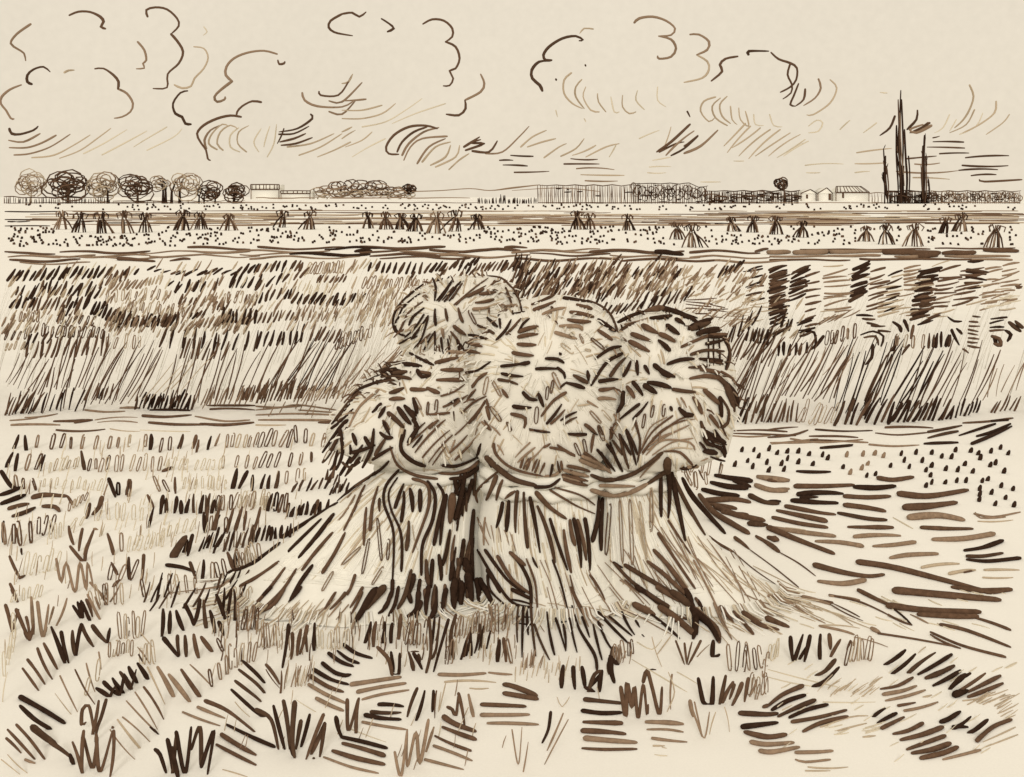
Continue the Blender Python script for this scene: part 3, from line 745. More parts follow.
SH = {
 'back': dict(D=5.62, lab='small sheaf half hidden at the back left of the stack',
    straw=[(548, 385, 520), (480, 412, 500), (400, 425, 492), (352, 425, 492)],
    ears=[(368, 420, 500), (350, 402, 514), (325, 394, 521), (302, 402, 518), (286, 424, 508), (277, 452, 492)], neck=(356, 428, 490)),
 'left': dict(D=5.1, lab='wheat sheaf with dark drooping ears and wide skirt at the left of the stack',
    straw=[(584, 222, 498), (580, 234, 492), (566, 256, 488), (535, 294, 485), (505, 332, 482), (480, 368, 479), (462, 386, 478), (450, 390, 476)],
    ears=[(462, 384, 478), (454, 352, 481), (444, 330, 484), (432, 328, 490), (408, 340, 494), (384, 360, 496), (364, 392, 490), (350, 430, 482)], neck=(463, 381, 482)),
 'middle': dict(D=4.95, lab='tallest wheat sheaf with a big pale ruffled head at the middle of the stack',
    straw=[(598, 474, 642), (592, 480, 630), (570, 482, 617), (540, 478, 608), (510, 480, 602), (488, 486, 598), (474, 490, 596)],
    ears=[(470, 498, 592), (462, 484, 600), (452, 476, 605), (440, 470, 612), (410, 466, 622), (375, 466, 628), (342, 474, 624), (318, 496, 612), (302, 520, 592), (296, 540, 572)], neck=(476, 485, 600)),
 'right': dict(D=5.0, lab='wheat sheaf with a bushy dark-edged head at the right of the stack',
    straw=[(592, 580, 786), (586, 586, 770), (572, 592, 750), (545, 596, 716), (515, 597, 694), (490, 597, 676), (470, 598, 668), (458, 600, 666)],
    ears=[(468, 610, 670), (460, 602, 706), (448, 597, 727), (428, 596, 732), (402, 592, 738), (375, 592, 734), (350, 600, 728), (328, 618, 716), (313, 642, 694)], neck=(472, 594, 671)),
}
SHEAF = '''
Z 310 265 4.6545
@back ears
d3 570,60 585,100 580,165 ; d2 590,165 640,100 660,70 ; R d2.4 6 600,165 660,160 60,-90 ; b2 670,185 760,110 830,60 ; b2 680,185 720,150 820,95
d2.2 830,50 890,60 930,95 960,130 985,200 ; d2.6 910,105 935,170 945,230 ; d2.4 945,130 970,150 985,215 ; d2 940,225 1000,215
b4 735,145 790,120 810,110 ; b4 790,135 865,125 ; b4 770,175 855,160 ; m4 760,205 835,195 ; m3.5 905,190 965,190
d2.6 525,90 450,150 400,210 385,270 395,310 ; d2.6 515,130 440,190 410,250 ; b2.6 525,170 460,220 425,290 410,320 ; d2.8 530,200 480,240 460,280 ; d2.8 550,235 520,280 475,340
d2.6 530,230 490,290 450,330 ; d2.4 440,210 400,260 400,300 430,330 ; d2.6 385,270 400,310 440,330 ; d2.6 415,365 470,335 ; d2.4 480,390 520,340 550,240 ; d2.4 500,380 560,320
d2.4 530,395 580,310 ; d2.4 580,310 580,410 ; d3.6 582,205 585,280 ; d3.6 630,205 640,260 ; b4 690,200 700,240 712,265 ; h b1.4 740,215 770,272 ; d4 825,245 870,285 ; d3.6 880,235 885,295
d4.2 780,280 855,318 ; d4.2 738,325 820,345 ; b5 670,285 725,325 ; b3.4 655,310 690,355 700,395 ; m4 615,300 622,340 ; d3 610,340 620,410 ; d3 640,345 648,410 ; d3.4 685,350 695,410 ; d4 700,370 720,405
m5 640,405 720,408 ; b4 725,360 800,378 ; b4.4 720,400 790,410 ; d2.4 470,345 500,330 ; d2.2 460,320 440,340 ; l.9 830,190 820,330 ; l.9 740,280 770,330
@left ears
d5 120,720 180,640 230,590 ; d4 230,575 330,540 430,520 ; d5 330,500 400,480 ; d5 340,515 420,500
d3.8 465,410 520,440 575,465 ; b4.6 585,455 690,430 ; d5 430,460 520,470 ; b5 610,488 710,488 ; b5 590,535 715,535 ; d5 500,490 520,520 560,515 ; d4.6 505,495 560,505 ; d2 355,455 440,445 ; d2.4 295,500 380,470 430,455
d6 360,490 440,500 ; d5 370,505 450,495 ; d4 330,520 420,520 470,530 ; d2.2 265,540 330,510 ; d2.6 215,580 300,550 420,530 ; d5 370,595 435,572 ; b4.6 370,625 440,622 ; b5 470,578 545,580 ; b5.4 545,572 600,595
d4.2 290,685 330,645 ; d4.2 320,710 350,660 ; d2.6 100,740 150,680 215,590 230,590 ; d3.6 100,760 140,730 200,670 ; d2 210,600 160,680 ; m3 180,755 230,660 320,580 ; l2 240,730 280,660
d6 365,690 400,720 435,755 ; d6 410,665 450,720 470,740 ; d6 440,655 490,720 ; d4.6 480,620 500,690 ; d4 340,725 370,765 ; d5 470,680 495,700
b2.4 610,610 670,590 720,555 ; b3 620,660 700,620 ; d3 640,650 690,620 ; b3 670,655 735,605 ; b3 545,695 650,688 ; h b1.4 545,695 550,640 ; h b1.4 585,685 590,630 ; h b1.4 490,620 515,670 ; b4 555,760 600,720 ; b3 580,765 630,720
d3 160,640 210,590 ; l1 330,760 360,700 ; l1 620,700 660,660
Z 200 420 4
d4.4 490,130 560,30 590,0 ; d4.4 490,170 520,130 560,50 ; d5 560,40 570,130 545,200 ; d4.6 610,55 625,100 ; d5 660,70 685,105 695,35 ; d3.6 530,230 545,150 560,130 ; d4.2 560,220 600,150 600,100 ; d3.4 520,200 535,180 550,120 ; d4.6 610,130 650,120 700,100
d4.6 600,170 650,100 ; d4.6 650,190 690,110 ; d4.6 700,140 745,70 ; d4.6 720,50 745,70 770,70 ; d4.6 735,10 760,60 ; d4.6 780,0 815,30 ; d4 690,160 770,110 ; d3.4 570,170 600,190 650,160 ; d3 510,240 550,180 ; d4.6 610,180 580,225
d4.4 640,150 615,180 ; d3 500,110 530,70 ; d5 850,0 870,30 830,90 ; b2.4 830,100 930,10 ; b2.4 860,130 960,20 ; b2.2 890,150 1000,40 ; b2 915,170 1010,60 ; b2 930,180 980,110 ; d2.6 850,110 890,60 ; d2.4 850,60 900,10 ; m2 1000,130 1020,80
d3 820,40 805,100 ; l1 990,160 1020,130
@left straw
d5 115,610 200,580 320,490 ; d5 330,470 440,400 550,330 ; d3.6 550,325 620,265 720,200 755,165 ; d4.4 355,525 430,450 485,395 ; d5 395,550 470,460 535,375 ; b4.6 160,665 240,620 315,565 ; b4.6 220,738 280,670 340,590 ; b4.4 490,610 540,530 580,450
b4 408,600 460,530 530,450 ; b4 255,755 330,680 385,595 ; d4.4 360,720 400,650 450,580 ; h m1.2 490,680 530,610 ; h m1.2 570,575 640,510 ; b3 575,440 620,350 640,300 660,260 ; m2.4 555,400 620,300 ; b3.6 655,500 665,350 ; b3.8 680,440 690,340 712,265
d3.4 718,315 718,365 ; h b1.3 710,400 725,555 ; h b1.3 650,610 675,480 ; h m1.2 690,655 730,590 ; h b1.2 755,480 750,555 ; d3.6 795,200 745,260 735,330 770,430 775,520 770,640 ; d3.4 790,230 755,290 765,360 800,440 808,520 805,605
d4.2 780,350 800,290 815,255 ; d4.2 805,405 815,330 815,285 ; d5.4 840,275 850,365 ; d5.4 880,280 880,365 ; d4.8 835,405 825,520 ; d4 850,235 910,260 915,340 890,420 850,530 ; d4.6 910,245 940,300 930,400 890,500 885,620 ; d4.4 950,255 975,300 960,380 935,500
d5 985,300 970,400 960,500 ; d9 1010,300 1000,410 ; d4.6 1000,440 985,530 970,580 ; d5 845,600 820,700 790,755 ; d5.4 855,620 840,690 ; d4.6 770,640 765,700 730,757 ; d9 735,670 690,720 660,757 ; b4 650,670 600,750 ; b4 540,690 500,755 ; b4 620,620 590,700 ; b3.6 580,690 520,757
l1.4 560,330 640,270 ; m1.6 600,400 650,300 ; l1.2 850,420 870,520 ; l1.2 670,260 740,210 ; b2.2 620,265 700,205 ; m2 590,310 650,255 ; d5 905,560 915,660 ; d5 930,560 925,670 ; d5 955,540 965,640 ; d4.6 880,640 870,757 ; d5 900,680 905,757 ; d5 940,660 930,757 ; d5 980,660 975,757 ; d5.4 1010,560 1000,640
Z 256 587 4
d9 480,10 440,70 400,135 ; d4.6 540,20 520,80 490,105 ; d5 570,0 555,70 530,115 ; d6 605,0 620,60 ; d6 650,20 640,90 600,120 ; d6 690,0 680,110 ; d6 660,60 640,120 ; d6 720,0 715,90 700,120 ; d6 760,10 745,100 ; d6 800,0 790,95 ; b5 470,60 500,10
d4.6 60,0 0,70 ; b4.4 115,0 70,70 5,105 ; d4.4 180,0 130,60 ; A l1 26 60,100 300,135 46,-50 ; b3 320,20 280,80 ; b3 380,0 330,60 ; b3.4 425,20 380,110 ; m2 300,60 230,130 ; m2 340,60 290,120 ; m1.6 370,70 320,130
@left band
Z 200 420 4
d3.4 760,105 790,180 860,220 950,235 ; d4.8 808,60 805,120 850,165 900,185 ; d4 970,182 1024,185 1080,165 1105,150 ; d4 955,212 1020,214 1080,195 1115,165 ; d5 1000,235 1060,228 1115,190 ; d4 1110,150 1123,95 ; l1 780,140 820,190 ; l1.2 900,200 960,205
@middle ears
Z 310 265 4.6545
b3 730,630 770,580 ; b3 755,570 790,520 825,500 ; d3 740,500 780,490 840,450 ; h m1.2 720,455 775,455 ; h b1.4 725,500 765,495 ; d2.8 870,345 910,300 935,255 ; d2.8 915,320 980,250
b2.4 705,690 760,640 820,610 ; b3.6 740,735 800,660 815,630 ; h m1.2 810,600 825,525 ; h b1.4 850,540 885,605 ; b5 895,580 920,615 ; b4 820,660 835,720 ; h m1.2 850,665 880,725 ; m3 800,730 840,765
Z 450 270 4.6545
d3.8 380,160 485,115 ; b4.4 390,185 490,145 ; m3.4 430,205 480,185 535,175 ; d4.6 530,130 660,150 ; b4.4 590,160 660,180 ; b4.8 560,195 620,205 668,218 ; b4.6 548,230 655,240 ; m4.6 510,260 600,262 615,278 ; m4.6 490,290 590,320 ; d5 690,230 740,265 770,285 ; b5 690,280 755,325
d2.6 640,140 700,165 750,210 780,285 ; h m1.3 605,300 620,340 ; h b1.4 660,320 715,365 ; h m1.2 520,345 570,385 ; h m1 630,370 655,375 ; b5 320,288 410,262 ; b5 318,312 408,298 ; b5 315,345 400,348 ; b4.6 292,385 388,398 ; d3.6 238,448 310,440 365,432 ; d5.4 325,438 368,430
d4 240,482 340,495 ; d4 225,510 275,518 315,532 ; d3 318,290 340,250 370,225 ; d2.8 260,300 300,260 330,225 ; d2.8 215,325 260,280 285,230 ; d4 445,412 500,415 530,432 ; d3.8 400,460 510,460 ; d3.8 500,455 530,480 535,505 ; d4 510,386 516,393
d5 575,490 640,525 ; d4.4 640,470 645,515 ; d5 540,525 625,550 ; d3 515,545 545,520 ; h b1.3 450,600 455,545 ; h b1.4 470,570 480,515 ; h b1.4 480,480 512,550 ; d4.6 340,570 370,600 405,605 ; d4.6 412,575 435,635 ; d5 295,635 378,640 ; b4.4 285,670 350,690 345,735
h b1.3 400,710 405,640 ; b3.8 425,680 480,610 540,570 ; d3.4 450,715 520,625 ; b3.4 470,715 535,650 ; d3 515,700 590,660 ; d3 530,720 590,685 ; d3 370,740 465,755 ; b4.4 630,720 680,760 ; h b1.3 690,730 710,765 ; l2 595,632 650,625 ; m2.4 640,610 690,640 ; h m1.3 655,660 700,710 ; h l1 710,655 750,700 ; d3.4 550,762 635,764
l.9 580,350 640,440 ; l.9 410,350 440,290 ; l.9 450,390 475,330 ; l.9 560,460 640,490 ; l.9 190,350 240,320 ; l.9 330,540 400,600 ; l.9 560,660 600,600 ; b3.4 170,600 180,640 ; h b1.3 190,640 235,700 ; b3 145,640 110,700 ; b3 160,700 190,745 ; h b1.2 265,710 285,745 ; l1 200,520 250,560 ; b3 100,540 170,480
Z 450 420 4
b3.4 400,110 450,120 500,140 ; b3 320,40 400,50 ; d3.6 475,58 545,60 ; R b3 6 280,190 355,212 18,-46 ; d3.4 410,180 400,225 ; d3 430,165 440,210 ; b3.6 445,165 450,200 ; m2.4 340,110 270,170 ; m2 380,100 300,180 ; m2 320,90 260,150 ; d3 375,110 400,95 ; b3.4 430,100 500,145 ; d3.4 545,20 590,60
h b1.3 500,95 520,140 ; h b1.3 535,80 545,130 ; b3.6 575,60 565,130 ; h b1.2 595,25 615,80 ; b3 645,30 640,80 ; h m1.2 235,20 240,45 ; l1 250,60 290,100 ; m2 200,60 160,20 ; b3 130,10 160,40 ; b3 20,160 90,90 ; b2.6 0,130 70,60 ; m2 60,120 110,60 ; m1.8 100,60 120,10 ; b2 20,60 80,0
@middle straw
b4 455,238 500,252 550,262 ; b4.4 450,220 500,232 552,244 ; m4.4 455,200 505,214 555,226 ; b4 470,184 520,194 560,206 ; m3 452,228 520,246 ; m5 520,160 580,185 640,200 ; m5 530,145 590,172 645,212 ; b4.6 540,132 580,160 600,180 ; b4 480,205 530,250 ; b3 200,200 150,240 105,290 110,330 ; b5 185,225 145,320 ; b4 210,240 185,320 ; b3.6 260,285 220,315 ; d5 210,330 185,430 ; d5 235,325 225,445 ; d4.6 270,285 262,450 ; d4.6 295,290 310,510 ; d4.6 320,310 360,530 ; b6 345,290 400,350 465,395
d4.6 350,345 420,570 ; d4.2 400,395 470,600 ; d4.4 455,440 485,610 ; d5 495,395 525,590 ; d5 540,395 560,600 ; b5 480,400 500,500 ; b5 510,400 545,560 ; d5.4 595,310 590,400 570,485 ; d6 610,315 605,520 ; h b1.4 640,345 625,530 ; b2.4 400,280 500,340 580,375 ; b2 420,270 520,300 580,340 ; R m1.1 6 120,400 240,450 20,70 ; m2.6 140,390 135,500 ; m2 110,390 155,500
d4.6 245,530 290,590 320,660 325,740 ; d4.4 190,545 250,640 330,700 ; d3.6 110,520 180,640 250,730 330,750 ; d3.8 140,520 230,640 300,690 ; b5.4 240,530 300,580 ; d5.4 150,600 200,690 ; d3.2 150,620 160,680 220,740 ; b2.4 305,555 340,650 350,760 ; m1.4 360,560 400,650 430,757 ; d2.6 410,560 440,640 470,755 ; b2.4 480,620 500,700 530,755
m1.2 555,600 600,700 640,755 ; m1.2 590,580 660,680 720,750 ; m1.2 620,570 700,650 790,750 ; b3 560,620 620,720 ; m1 460,610 500,757 ; d3 330,550 350,590 ; m1.2 380,560 400,610
A d3.6 16 0,560 95,740 10,-110 ; A d3 12 10,280 90,460 8,-80 ; d10 70,620 85,730 ; d8 45,650 40,735 ; d8 20,640 12,740 ; d5 95,360 85,500 92,640 ; d8 120,640 170,735 ; d7.4 108,640 118,735 ; d6 60,210 45,300 20,400 ; d6 90,240 70,330 ; d4 105,180 95,300 ; d6 20,240 30,300 ; d5 55,480 30,620 ; d9 60,560 90,640
Z 512 587 4
d3.6 240,75 270,170 330,270 340,330 ; d3 280,120 310,200 ; d3.2 325,150 360,290 ; d3.2 345,140 380,220 410,260 ; d3.6 345,100 400,160 465,225 ; d3.6 390,120 480,195 ; d3.2 440,100 490,190 ; d3 495,135 510,160 ; d5 0,10 80,50 ; d2.4 0,50 80,70 ; d2.6 25,80 22,220 ; d3.2 45,80 40,280 ; d3.2 75,70 95,275 ; d3.2 90,150 150,290
d3.2 140,100 170,270 ; d3.2 175,125 215,255 ; d3 205,150 215,255 ; d3 230,125 260,260 ; d2 20,120 75,120 ; d2 25,145 90,150 ; d3 60,90 65,190 ; m1.1 90,40 110,140 ; m1.1 140,0 170,110 ; m1.1 190,0 220,110 ; b2.4 235,0 290,120 ; m1.1 280,0 340,110 ; m1.1 330,0 400,110 ; m1.1 390,0 490,120 ; m1.1 110,150 130,180 ; R l1 7 80,60 420,90 60,10
@middle band
Z 450 420 4
b3.4 175,95 180,130 220,175 280,205 370,225 ; m3 370,225 420,220 450,195 ; d7 145,150 200,200 260,240 345,262 ; d4.6 340,268 400,265 440,235 ; d3 150,155 165,190 ; m2 190,100 215,140
@right ears
Z 560 290 4.6545
d7 480,86 560,108 640,148 ; d5 625,166 700,146 ; d4.4 650,196 752,186 ; d5 772,230 790,300 775,370 ; d5 760,420 815,480 830,540 ; d5 770,450 800,520 812,565 ; d5 600,180 660,160 710,130
d4.4 270,150 330,120 390,100 ; d7 395,98 480,82 ; d3 490,90 560,105 640,130 ; d5.4 420,130 520,118 ; d5 520,95 600,130 ; d3.8 280,190 350,150 ; m1.8 300,160 410,130 ; d7 385,165 455,200 ; d6.6 500,165 555,205 ; d6.6 465,205 535,240 ; d6.6 460,235 510,280 ; b6 335,205 420,235 ; b6 325,240 415,285 ; d5 540,135 580,160
d7 610,180 700,150 ; d6 640,203 740,176 ; d4.6 600,172 705,133 ; d3.8 565,265 620,240 700,210 780,205 ; d4.6 690,215 775,215 ; d4 610,300 680,280 765,285 ; d4.6 650,320 755,330 ; d4.4 500,345 560,325 625,320 ; d3.8 600,360 695,350 ; d4.4 680,250 770,230 ; d4.4 700,330 760,345
d2.2 690,215 690,340 ; d2.2 715,230 715,350 ; d2.2 740,220 745,350 ; d2.6 760,225 785,290 770,370 ; d5.4 655,370 740,385 ; b4.8 605,412 680,400 740,410 ; d3 750,380 800,410 840,465 ; d5.6 730,400 780,450 820,540 ; d5.4 760,430 800,500 810,560 ; d4.4 790,460 825,500 ; b5.6 670,465 710,500 740,530 ; d5.6 745,500 755,590
d4 750,500 785,560 780,620 750,640 ; b5.6 620,500 645,535 660,575 ; d5.4 555,550 585,580 620,580 ; d4.6 515,545 522,562 ; d6 440,350 480,380 535,405 ; d7 470,375 510,405 ; d5 525,462 630,475 ; d6.4 410,430 515,455 ; d7 395,445 450,480 ; d6 340,430 385,490 ; d6 312,450 345,500 ; d5.4 295,475 290,530 265,570
d4 280,600 330,560 370,530 ; d3.4 340,600 380,560 410,520 ; d3.6 655,612 660,620 ; h b1.4 425,590 435,540 ; h b1.4 480,585 485,535 ; h b1.4 385,640 395,580 ; h b1.3 265,625 270,570 ; d4.2 165,320 230,275 285,262 ; d4 145,445 215,340 290,295 ; d4.2 235,400 270,350 305,315 ; d4.6 295,400 330,330 ; d4.4 358,330 362,395 ; d5 395,355 415,390
d5 185,425 270,415 ; b4.6 185,465 255,455 ; m4.4 180,505 260,510 ; b2.4 370,760 430,660 525,585 ; b2 385,765 450,680 560,600 620,590 ; m2 400,768 480,690 600,630 ; m1.6 430,768 520,710 620,690 ; l1.6 450,765 540,735 620,740 ; b2 350,600 370,680 375,760 ; d3.6 310,650 340,710 360,765 ; d3.6 275,670 310,730 330,768 ; d3.6 245,700 290,768 ; d3.6 220,720 250,768
b3 240,690 245,640 ; d5 700,585 740,640 ; d3 740,580 760,650 775,680 ; d4.4 670,650 720,680 770,710 ; d3.6 680,690 730,700 775,720 ; d4 690,670 720,720 ; d6 680,745 730,760 ; d3 670,640 690,690 750,720 ; m1.8 430,690 540,620 630,600 ; l1.2 600,690 590,740 ; m1.6 380,740 420,640 500,590 ; l.9 600,640 640,720 ; l.9 610,430 630,500
Z 450 420 4
d3.8 590,120 625,160 660,205 ; d3.8 640,90 690,205 ; d3.8 680,60 715,195 ; d3.8 705,40 745,180 ; d2.8 735,0 760,80 750,170 ; b2.4 770,130 850,40 940,0 ; m2 790,120 860,80 960,90 980,120 ; m2 800,100 860,60 900,50 ; d3.6 605,130 640,200
d5 985,180 960,190 925,195 ; m4 920,195 990,185 ; h m1.3 950,200 965,260 ; h m1.3 980,210 985,275 ; b2 995,200 1015,240 ; d4 1005,10 1015,60 ; d4 1000,90 1024,120
Z 640 430 3.532
d4.4 225,10 240,50 290,60 ; d4.4 230,40 290,70 300,95 ; d5 225,75 270,85 ; d3.4 240,20 300,40 ; d3.4 265,0 290,40 305,85 ; d3 250,95 300,110 ; h m1.2 150,130 205,130 ; h m1.2 180,190 160,150 ; h m1.2 200,200 195,150 ; m2 215,110 240,100 ; h m1.2 235,190 230,150
@right straw
Z 640 430 3.532
R m1.2 12 40,330 340,420 110,190 ; R l1.2 14 100,420 520,560 130,110 ; R m1.1 9 -60,420 120,520 70,150 ; R l1.2 8 420,560 700,650 120,50
d4.8 75,150 75,305 ; d5.4 98,130 100,310 ; d5.4 110,150 160,390 ; d5.4 120,170 230,370 ; d5.8 150,170 190,240 300,365 ; d9 97,105 100,165 ; d3 100,320 180,440 ; b4.2 65,365 120,450 195,560 ; m2.2 190,460 260,600 325,740 ; m1.4 205,455 270,530 355,625 ; l1.2 205,400 300,480 340,540 ; b3.2 245,375 330,430 ; b1.3 330,430 400,490 480,545 ; b4.4 335,380 385,420
b1.5 385,420 480,490 560,555 ; b5.4 410,375 490,430 ; b1.5 490,430 560,470 620,515 ; m1.4 370,580 440,610 545,640 ; m4.4 455,585 550,610 ; m1.5 550,620 650,680 ; b4 580,590 680,610 ; b1.5 680,612 776,660 ; d6 160,560 190,640 200,720 ; d7.4 190,630 270,700 280,750 ; d4 205,600 225,640 ; d7 200,660 190,730 ; b5.4 285,625 330,680 ; b4.4 330,640 400,720 ; m2 260,610 290,680 325,740 ; b6 365,645 430,690 490,705
b7.4 450,665 525,695 ; m3 670,585 776,600 ; l1.4 635,690 776,700 ; h m1.2 45,330 40,210 ; h l1.2 20,430 0,320 ; l1.2 150,400 200,500 ; l1.2 400,480 560,560 ; d6 170,570 185,620
Z 450 420 4
h m1.3 680,330 690,560 ; h m1.2 720,330 730,570 ; h m1.2 760,335 785,545 ; h m1.2 805,290 805,440 ; d5 655,570 720,640 800,700 880,750 ; d5.4 700,580 800,640 940,720 ; b5.4 790,565 860,620 945,700 ; b5.4 815,520 880,590 960,700 ; m1.2 640,560 720,640 760,700
m6 740,740 800,757 ; d3.4 655,570 690,590 ; b2.4 700,640 760,690 ; m1.4 680,640 800,740 ; m1.2 820,610 900,700
Z 512 587 4
b8 490,70 570,110 ; d3.2 560,110 670,205 ; b8 590,80 650,120 730,190 ; d9 640,20 720,85 ; d8 720,90 790,150 830,220 ; d6.4 740,130 725,205 ; d4 735,45 760,90 ; b3 650,110 710,130 690,110 ; d6.4 500,0 590,70 ; b5.6 580,0 680,60 ; m1.4 500,110 640,190 ; m1.4 570,60 700,150 ; l1.2 640,190 580,270
Z 768 587 4
m4.6 0,35 100,70 ; m1.5 100,75 230,145 ; m4.6 140,38 250,70 ; b1.6 250,70 380,135 ; b2.6 245,32 370,60 480,110 ; b3 480,110 575,152 ; m3 205,155 300,175 345,190 ; m1.2 345,200 480,240 ; m5 415,165 450,185 ; b2.6 440,185 600,210 760,240 ; b4.4 690,150 800,175 970,240 ; b3.6 650,180 780,235 950,280 ; b2.6 650,190 770,245 ; l1.4 630,240 600,265
@right band
Z 450 420 4
d5.4 565,220 620,240 690,230 760,200 850,130 ; m6 565,280 640,300 720,290 790,255 ; d5.4 790,255 850,215 880,190 ; m4 600,262 740,265 ; b3 855,125 920,130 970,180 ; m2 760,230 840,150
'''
def build_sheaves():
    st = {}
    for key, q in SH.items():
        D = q['D']; s = D / F
        body = prof_body(D, q['straw'], .78 if key != 'right' else .7, lump=.010)
        head = prof_body(D - .03, q['ears'], .82, 's', lump=.022)
        y, a, b = q['neck']
        band = MB(); rx = (b - a) / 2 * s; cx = ((a + b) / 2 - CX) * s; z = H - (y - HY) * s
        for sg in (-1, 1):                                  # two twisted strands of straw
            N = 44; pts = []
            for i in range(N + 1):
                t = 2 * math.pi * i / N
                k = 1.0 + .02 * math.sin(t * 9 + sg)
                pts.append(Vector((cx + math.cos(t) * rx * k, D + math.sin(t) * min(rx * .8, .6) * k, z + sg * .028 + .01 * math.sin(t * 9 + sg))))
            band.tube(pts, [.032] * (N + 1), 'c', 8)
        st[key] = dict(straw=body, ears=head, band=band)
    trees_ = {}
    allv = []; allf = []
    for key in st:
        for part in ('straw', 'ears', 'band'):
            m = st[key][part]; b = len(allv)
            allv += [tuple(v) for v in m.v]; allf += [tuple(b + i for i in f) for f in m.f]
            trees_[key, part] = BVHTree.FromPolygons([tuple(v) for v in m.v], [f for f in m.f], epsilon=1e-5)
    whole = BVHTree.FromPolygons(allv, allf, epsilon=1e-5)
    eye = Vector((0, 0, H))
    def drop(x, y, key):
        d = P(x, y, 1.0) - eye; dn = d.normalized()
        hit = whole.ray_cast(eye, dn)
        D = None
        if hit[0] is not None: D = hit[0].y
        if y > HY + 1:
            g = depth(y)
            if D is None or g < D: return (g, True) if (g < 6.2) else (None, False)
        return D, False
    for mark, tone, w, pts, closed in read(SHEAF):
        key, part = mark.split()
        mb = st[key][part]; base = SH[key]['D']
        q = resample(pts, 5) if not closed else pts
        r = profile(len(q), w)
        if closed: r = [.5 * w * ru(.85, 1.15) for _ in q]
        ds = [drop(x, y, key)[0] for x, y in q]
        known = [d for d in ds if d is not None]
        if not known: known = [base]; 
        for i, d in enumerate(ds):                          # loose ends stay with the nearest straw that lies on the body
            if d is None:
                j = min((k for k in range(len(ds)) if ds[k] is not None), key=lambda k: abs(k - i), default=None)
                ds[i] = ds[j] if j is not None else base - .05
        for _ in range(3):
            ds = [(ds[max(i - 1, 0)] + 2 * ds[i] + ds[min(i + 1, len(ds) - 1)]) / 4 for i in range(len(ds))]
        mn = [drop(x, y, key)[0] for x, y in q]
        p3 = []; r3 = []
        for i, ((x, y), d, a) in enumerate(zip(q, ds, r)):
            if mn[i] is not None: d = min(d, mn[i])
            rr = a * d / F
            d -= rr * 1.1 + .005
            p = P(x, y, d)
            if p.z < rr * .6: p.z = rr * .6
            p3.append(p); r3.append(rr)
        if closed: mb.tube(p3, r3, tone, 5)
        else: mb.tube(*close_ends(p3, r3), tone, 8, .5)
    for key, q in SH.items():                               # many pale straws and ears over the bodies, as a bundle has
        D = q['D']; s = D / F
        for part, rows in (('straw', q['straw']), ('ears', q['ears'])):
            mb = st[key][part]; tr_ = trees_[key, part]
            y1, y0 = rows[0][0], rows[-1][0]
            def span(y):
                for (ya, la, ra), (yb, lb, rb) in zip(rows, rows[1:]):
                    if yb <= y <= ya:
                        t = (ya - y) / (ya - yb + 1e-6); return la + (lb - la) * t, ra + (rb - ra) * t
                return rows[-1][1:]
            for i in range(230 if part == 'straw' else 280):
                tone = ('s' if part == 'ears' else 'c') if rnd() < .72 else random.choice('ffl')
                if part == 'straw':
                    u = ru(.1, .9); ya = ru(y0, y1 - 30); yb = ya + ru(18, 60)
                    pts = [(span(y)[0] + (span(y)[1] - span(y)[0]) * u, y) for y in (ya, (ya * 2 + yb) / 3, (ya + yb * 2) / 3, min(yb, y1 - 4))]
                    w = ru(1.2, 2.6)
                else:
                    y = ru(y0 + 4, y1 - 4); l, r_ = span(y); x = ru(l + 3, r_ - 3)
                    cx, cy = (rows[3][1] + rows[3][2]) / 2, y0 + (y1 - y0) * .45
                    d = Vector((x - cx, (y - cy) * 1.2 + 4)); d = d.normalized() if d.length > 0 else Vector((0, 1))
                    L = ru(9, 19); d = Vector((d.x + ru(-.3, .3), d.y + ru(-.3, .3)))
                    pts = [(x, y), (x + d.x * L * .5, y + d.y * L * .5), (x + d.x * L, y + d.y * L + 1.5)]
                    w = ru(1.5, 2.8)
                q2 = resample(pts, 6); r2 = profile(len(q2), w); p3 = []; r3 = []
                for (x, y), a in zip(q2, r2):
                    hit = tr_.ray_cast(eye, (P(x, y, 1.0) - eye).normalized())
                    if hit[0] is None: continue
                    d = hit[0].y; p = P(x, y, d - a * s * .25); p.z = max(p.z, .003)
                    p3.append(p); r3.append(a * s)
                if len(p3) > 2: mb.tube(*close_ends(p3, r3), tone, 6, .6)
        hd = trees_[key, 'ears']; mb = st[key]['ears']; cz = Vector((((q['ears'][3][1] + q['ears'][3][2]) / 2 - CX) * s, D, H - ((q['ears'][0][0] + q['ears'][-1][0]) / 2 - HY) * s))
        n_sp = 0
        while n_sp < 150:                                   # awns and ears that stick out all round the head
            c = Vector((ru(-1, 1), ru(-.9, .35), ru(-.75, 1)))
            if c.length < .2 or c.z < -.45 * c.length: continue
            hit = hd.ray_cast(cz + c.normalized() * 2, -c.normalized())
            if hit[0] is None or hit[0].z < .3: continue
            n_sp += 1; nn = hit[1]; p = hit[0]
            d = (nn + Vector((ru(-.5, .5), ru(-.3, .1), ru(-.9, .1)))).normalized(); L = ru(.025, .06); w = ru(1.0, 2.4) * s * .5
            if abs(nn.y) > .75 and rnd() < .8: tn = random.choice('ssf')
            else: tn = random.choice('kbmss' if key in ('left', 'right') else 'bmlss')
            mb.tube(*close_ends([p - d * .008, p + d * L * .55, p + d * L + Vector((0, 0, -L * .2))], [w, w, w * .6]), tn, 5)
        y, a_, b_ = q['straw'][0]; mb = st[key]['straw']    # a fringe of straw ends spreading over the ground
        cx = ((a_ + b_) / 2 - CX) * s; rx = (b_ - a_) / 2 * s; ry = min(rx * (.78 if key != 'right' else .7), .62)
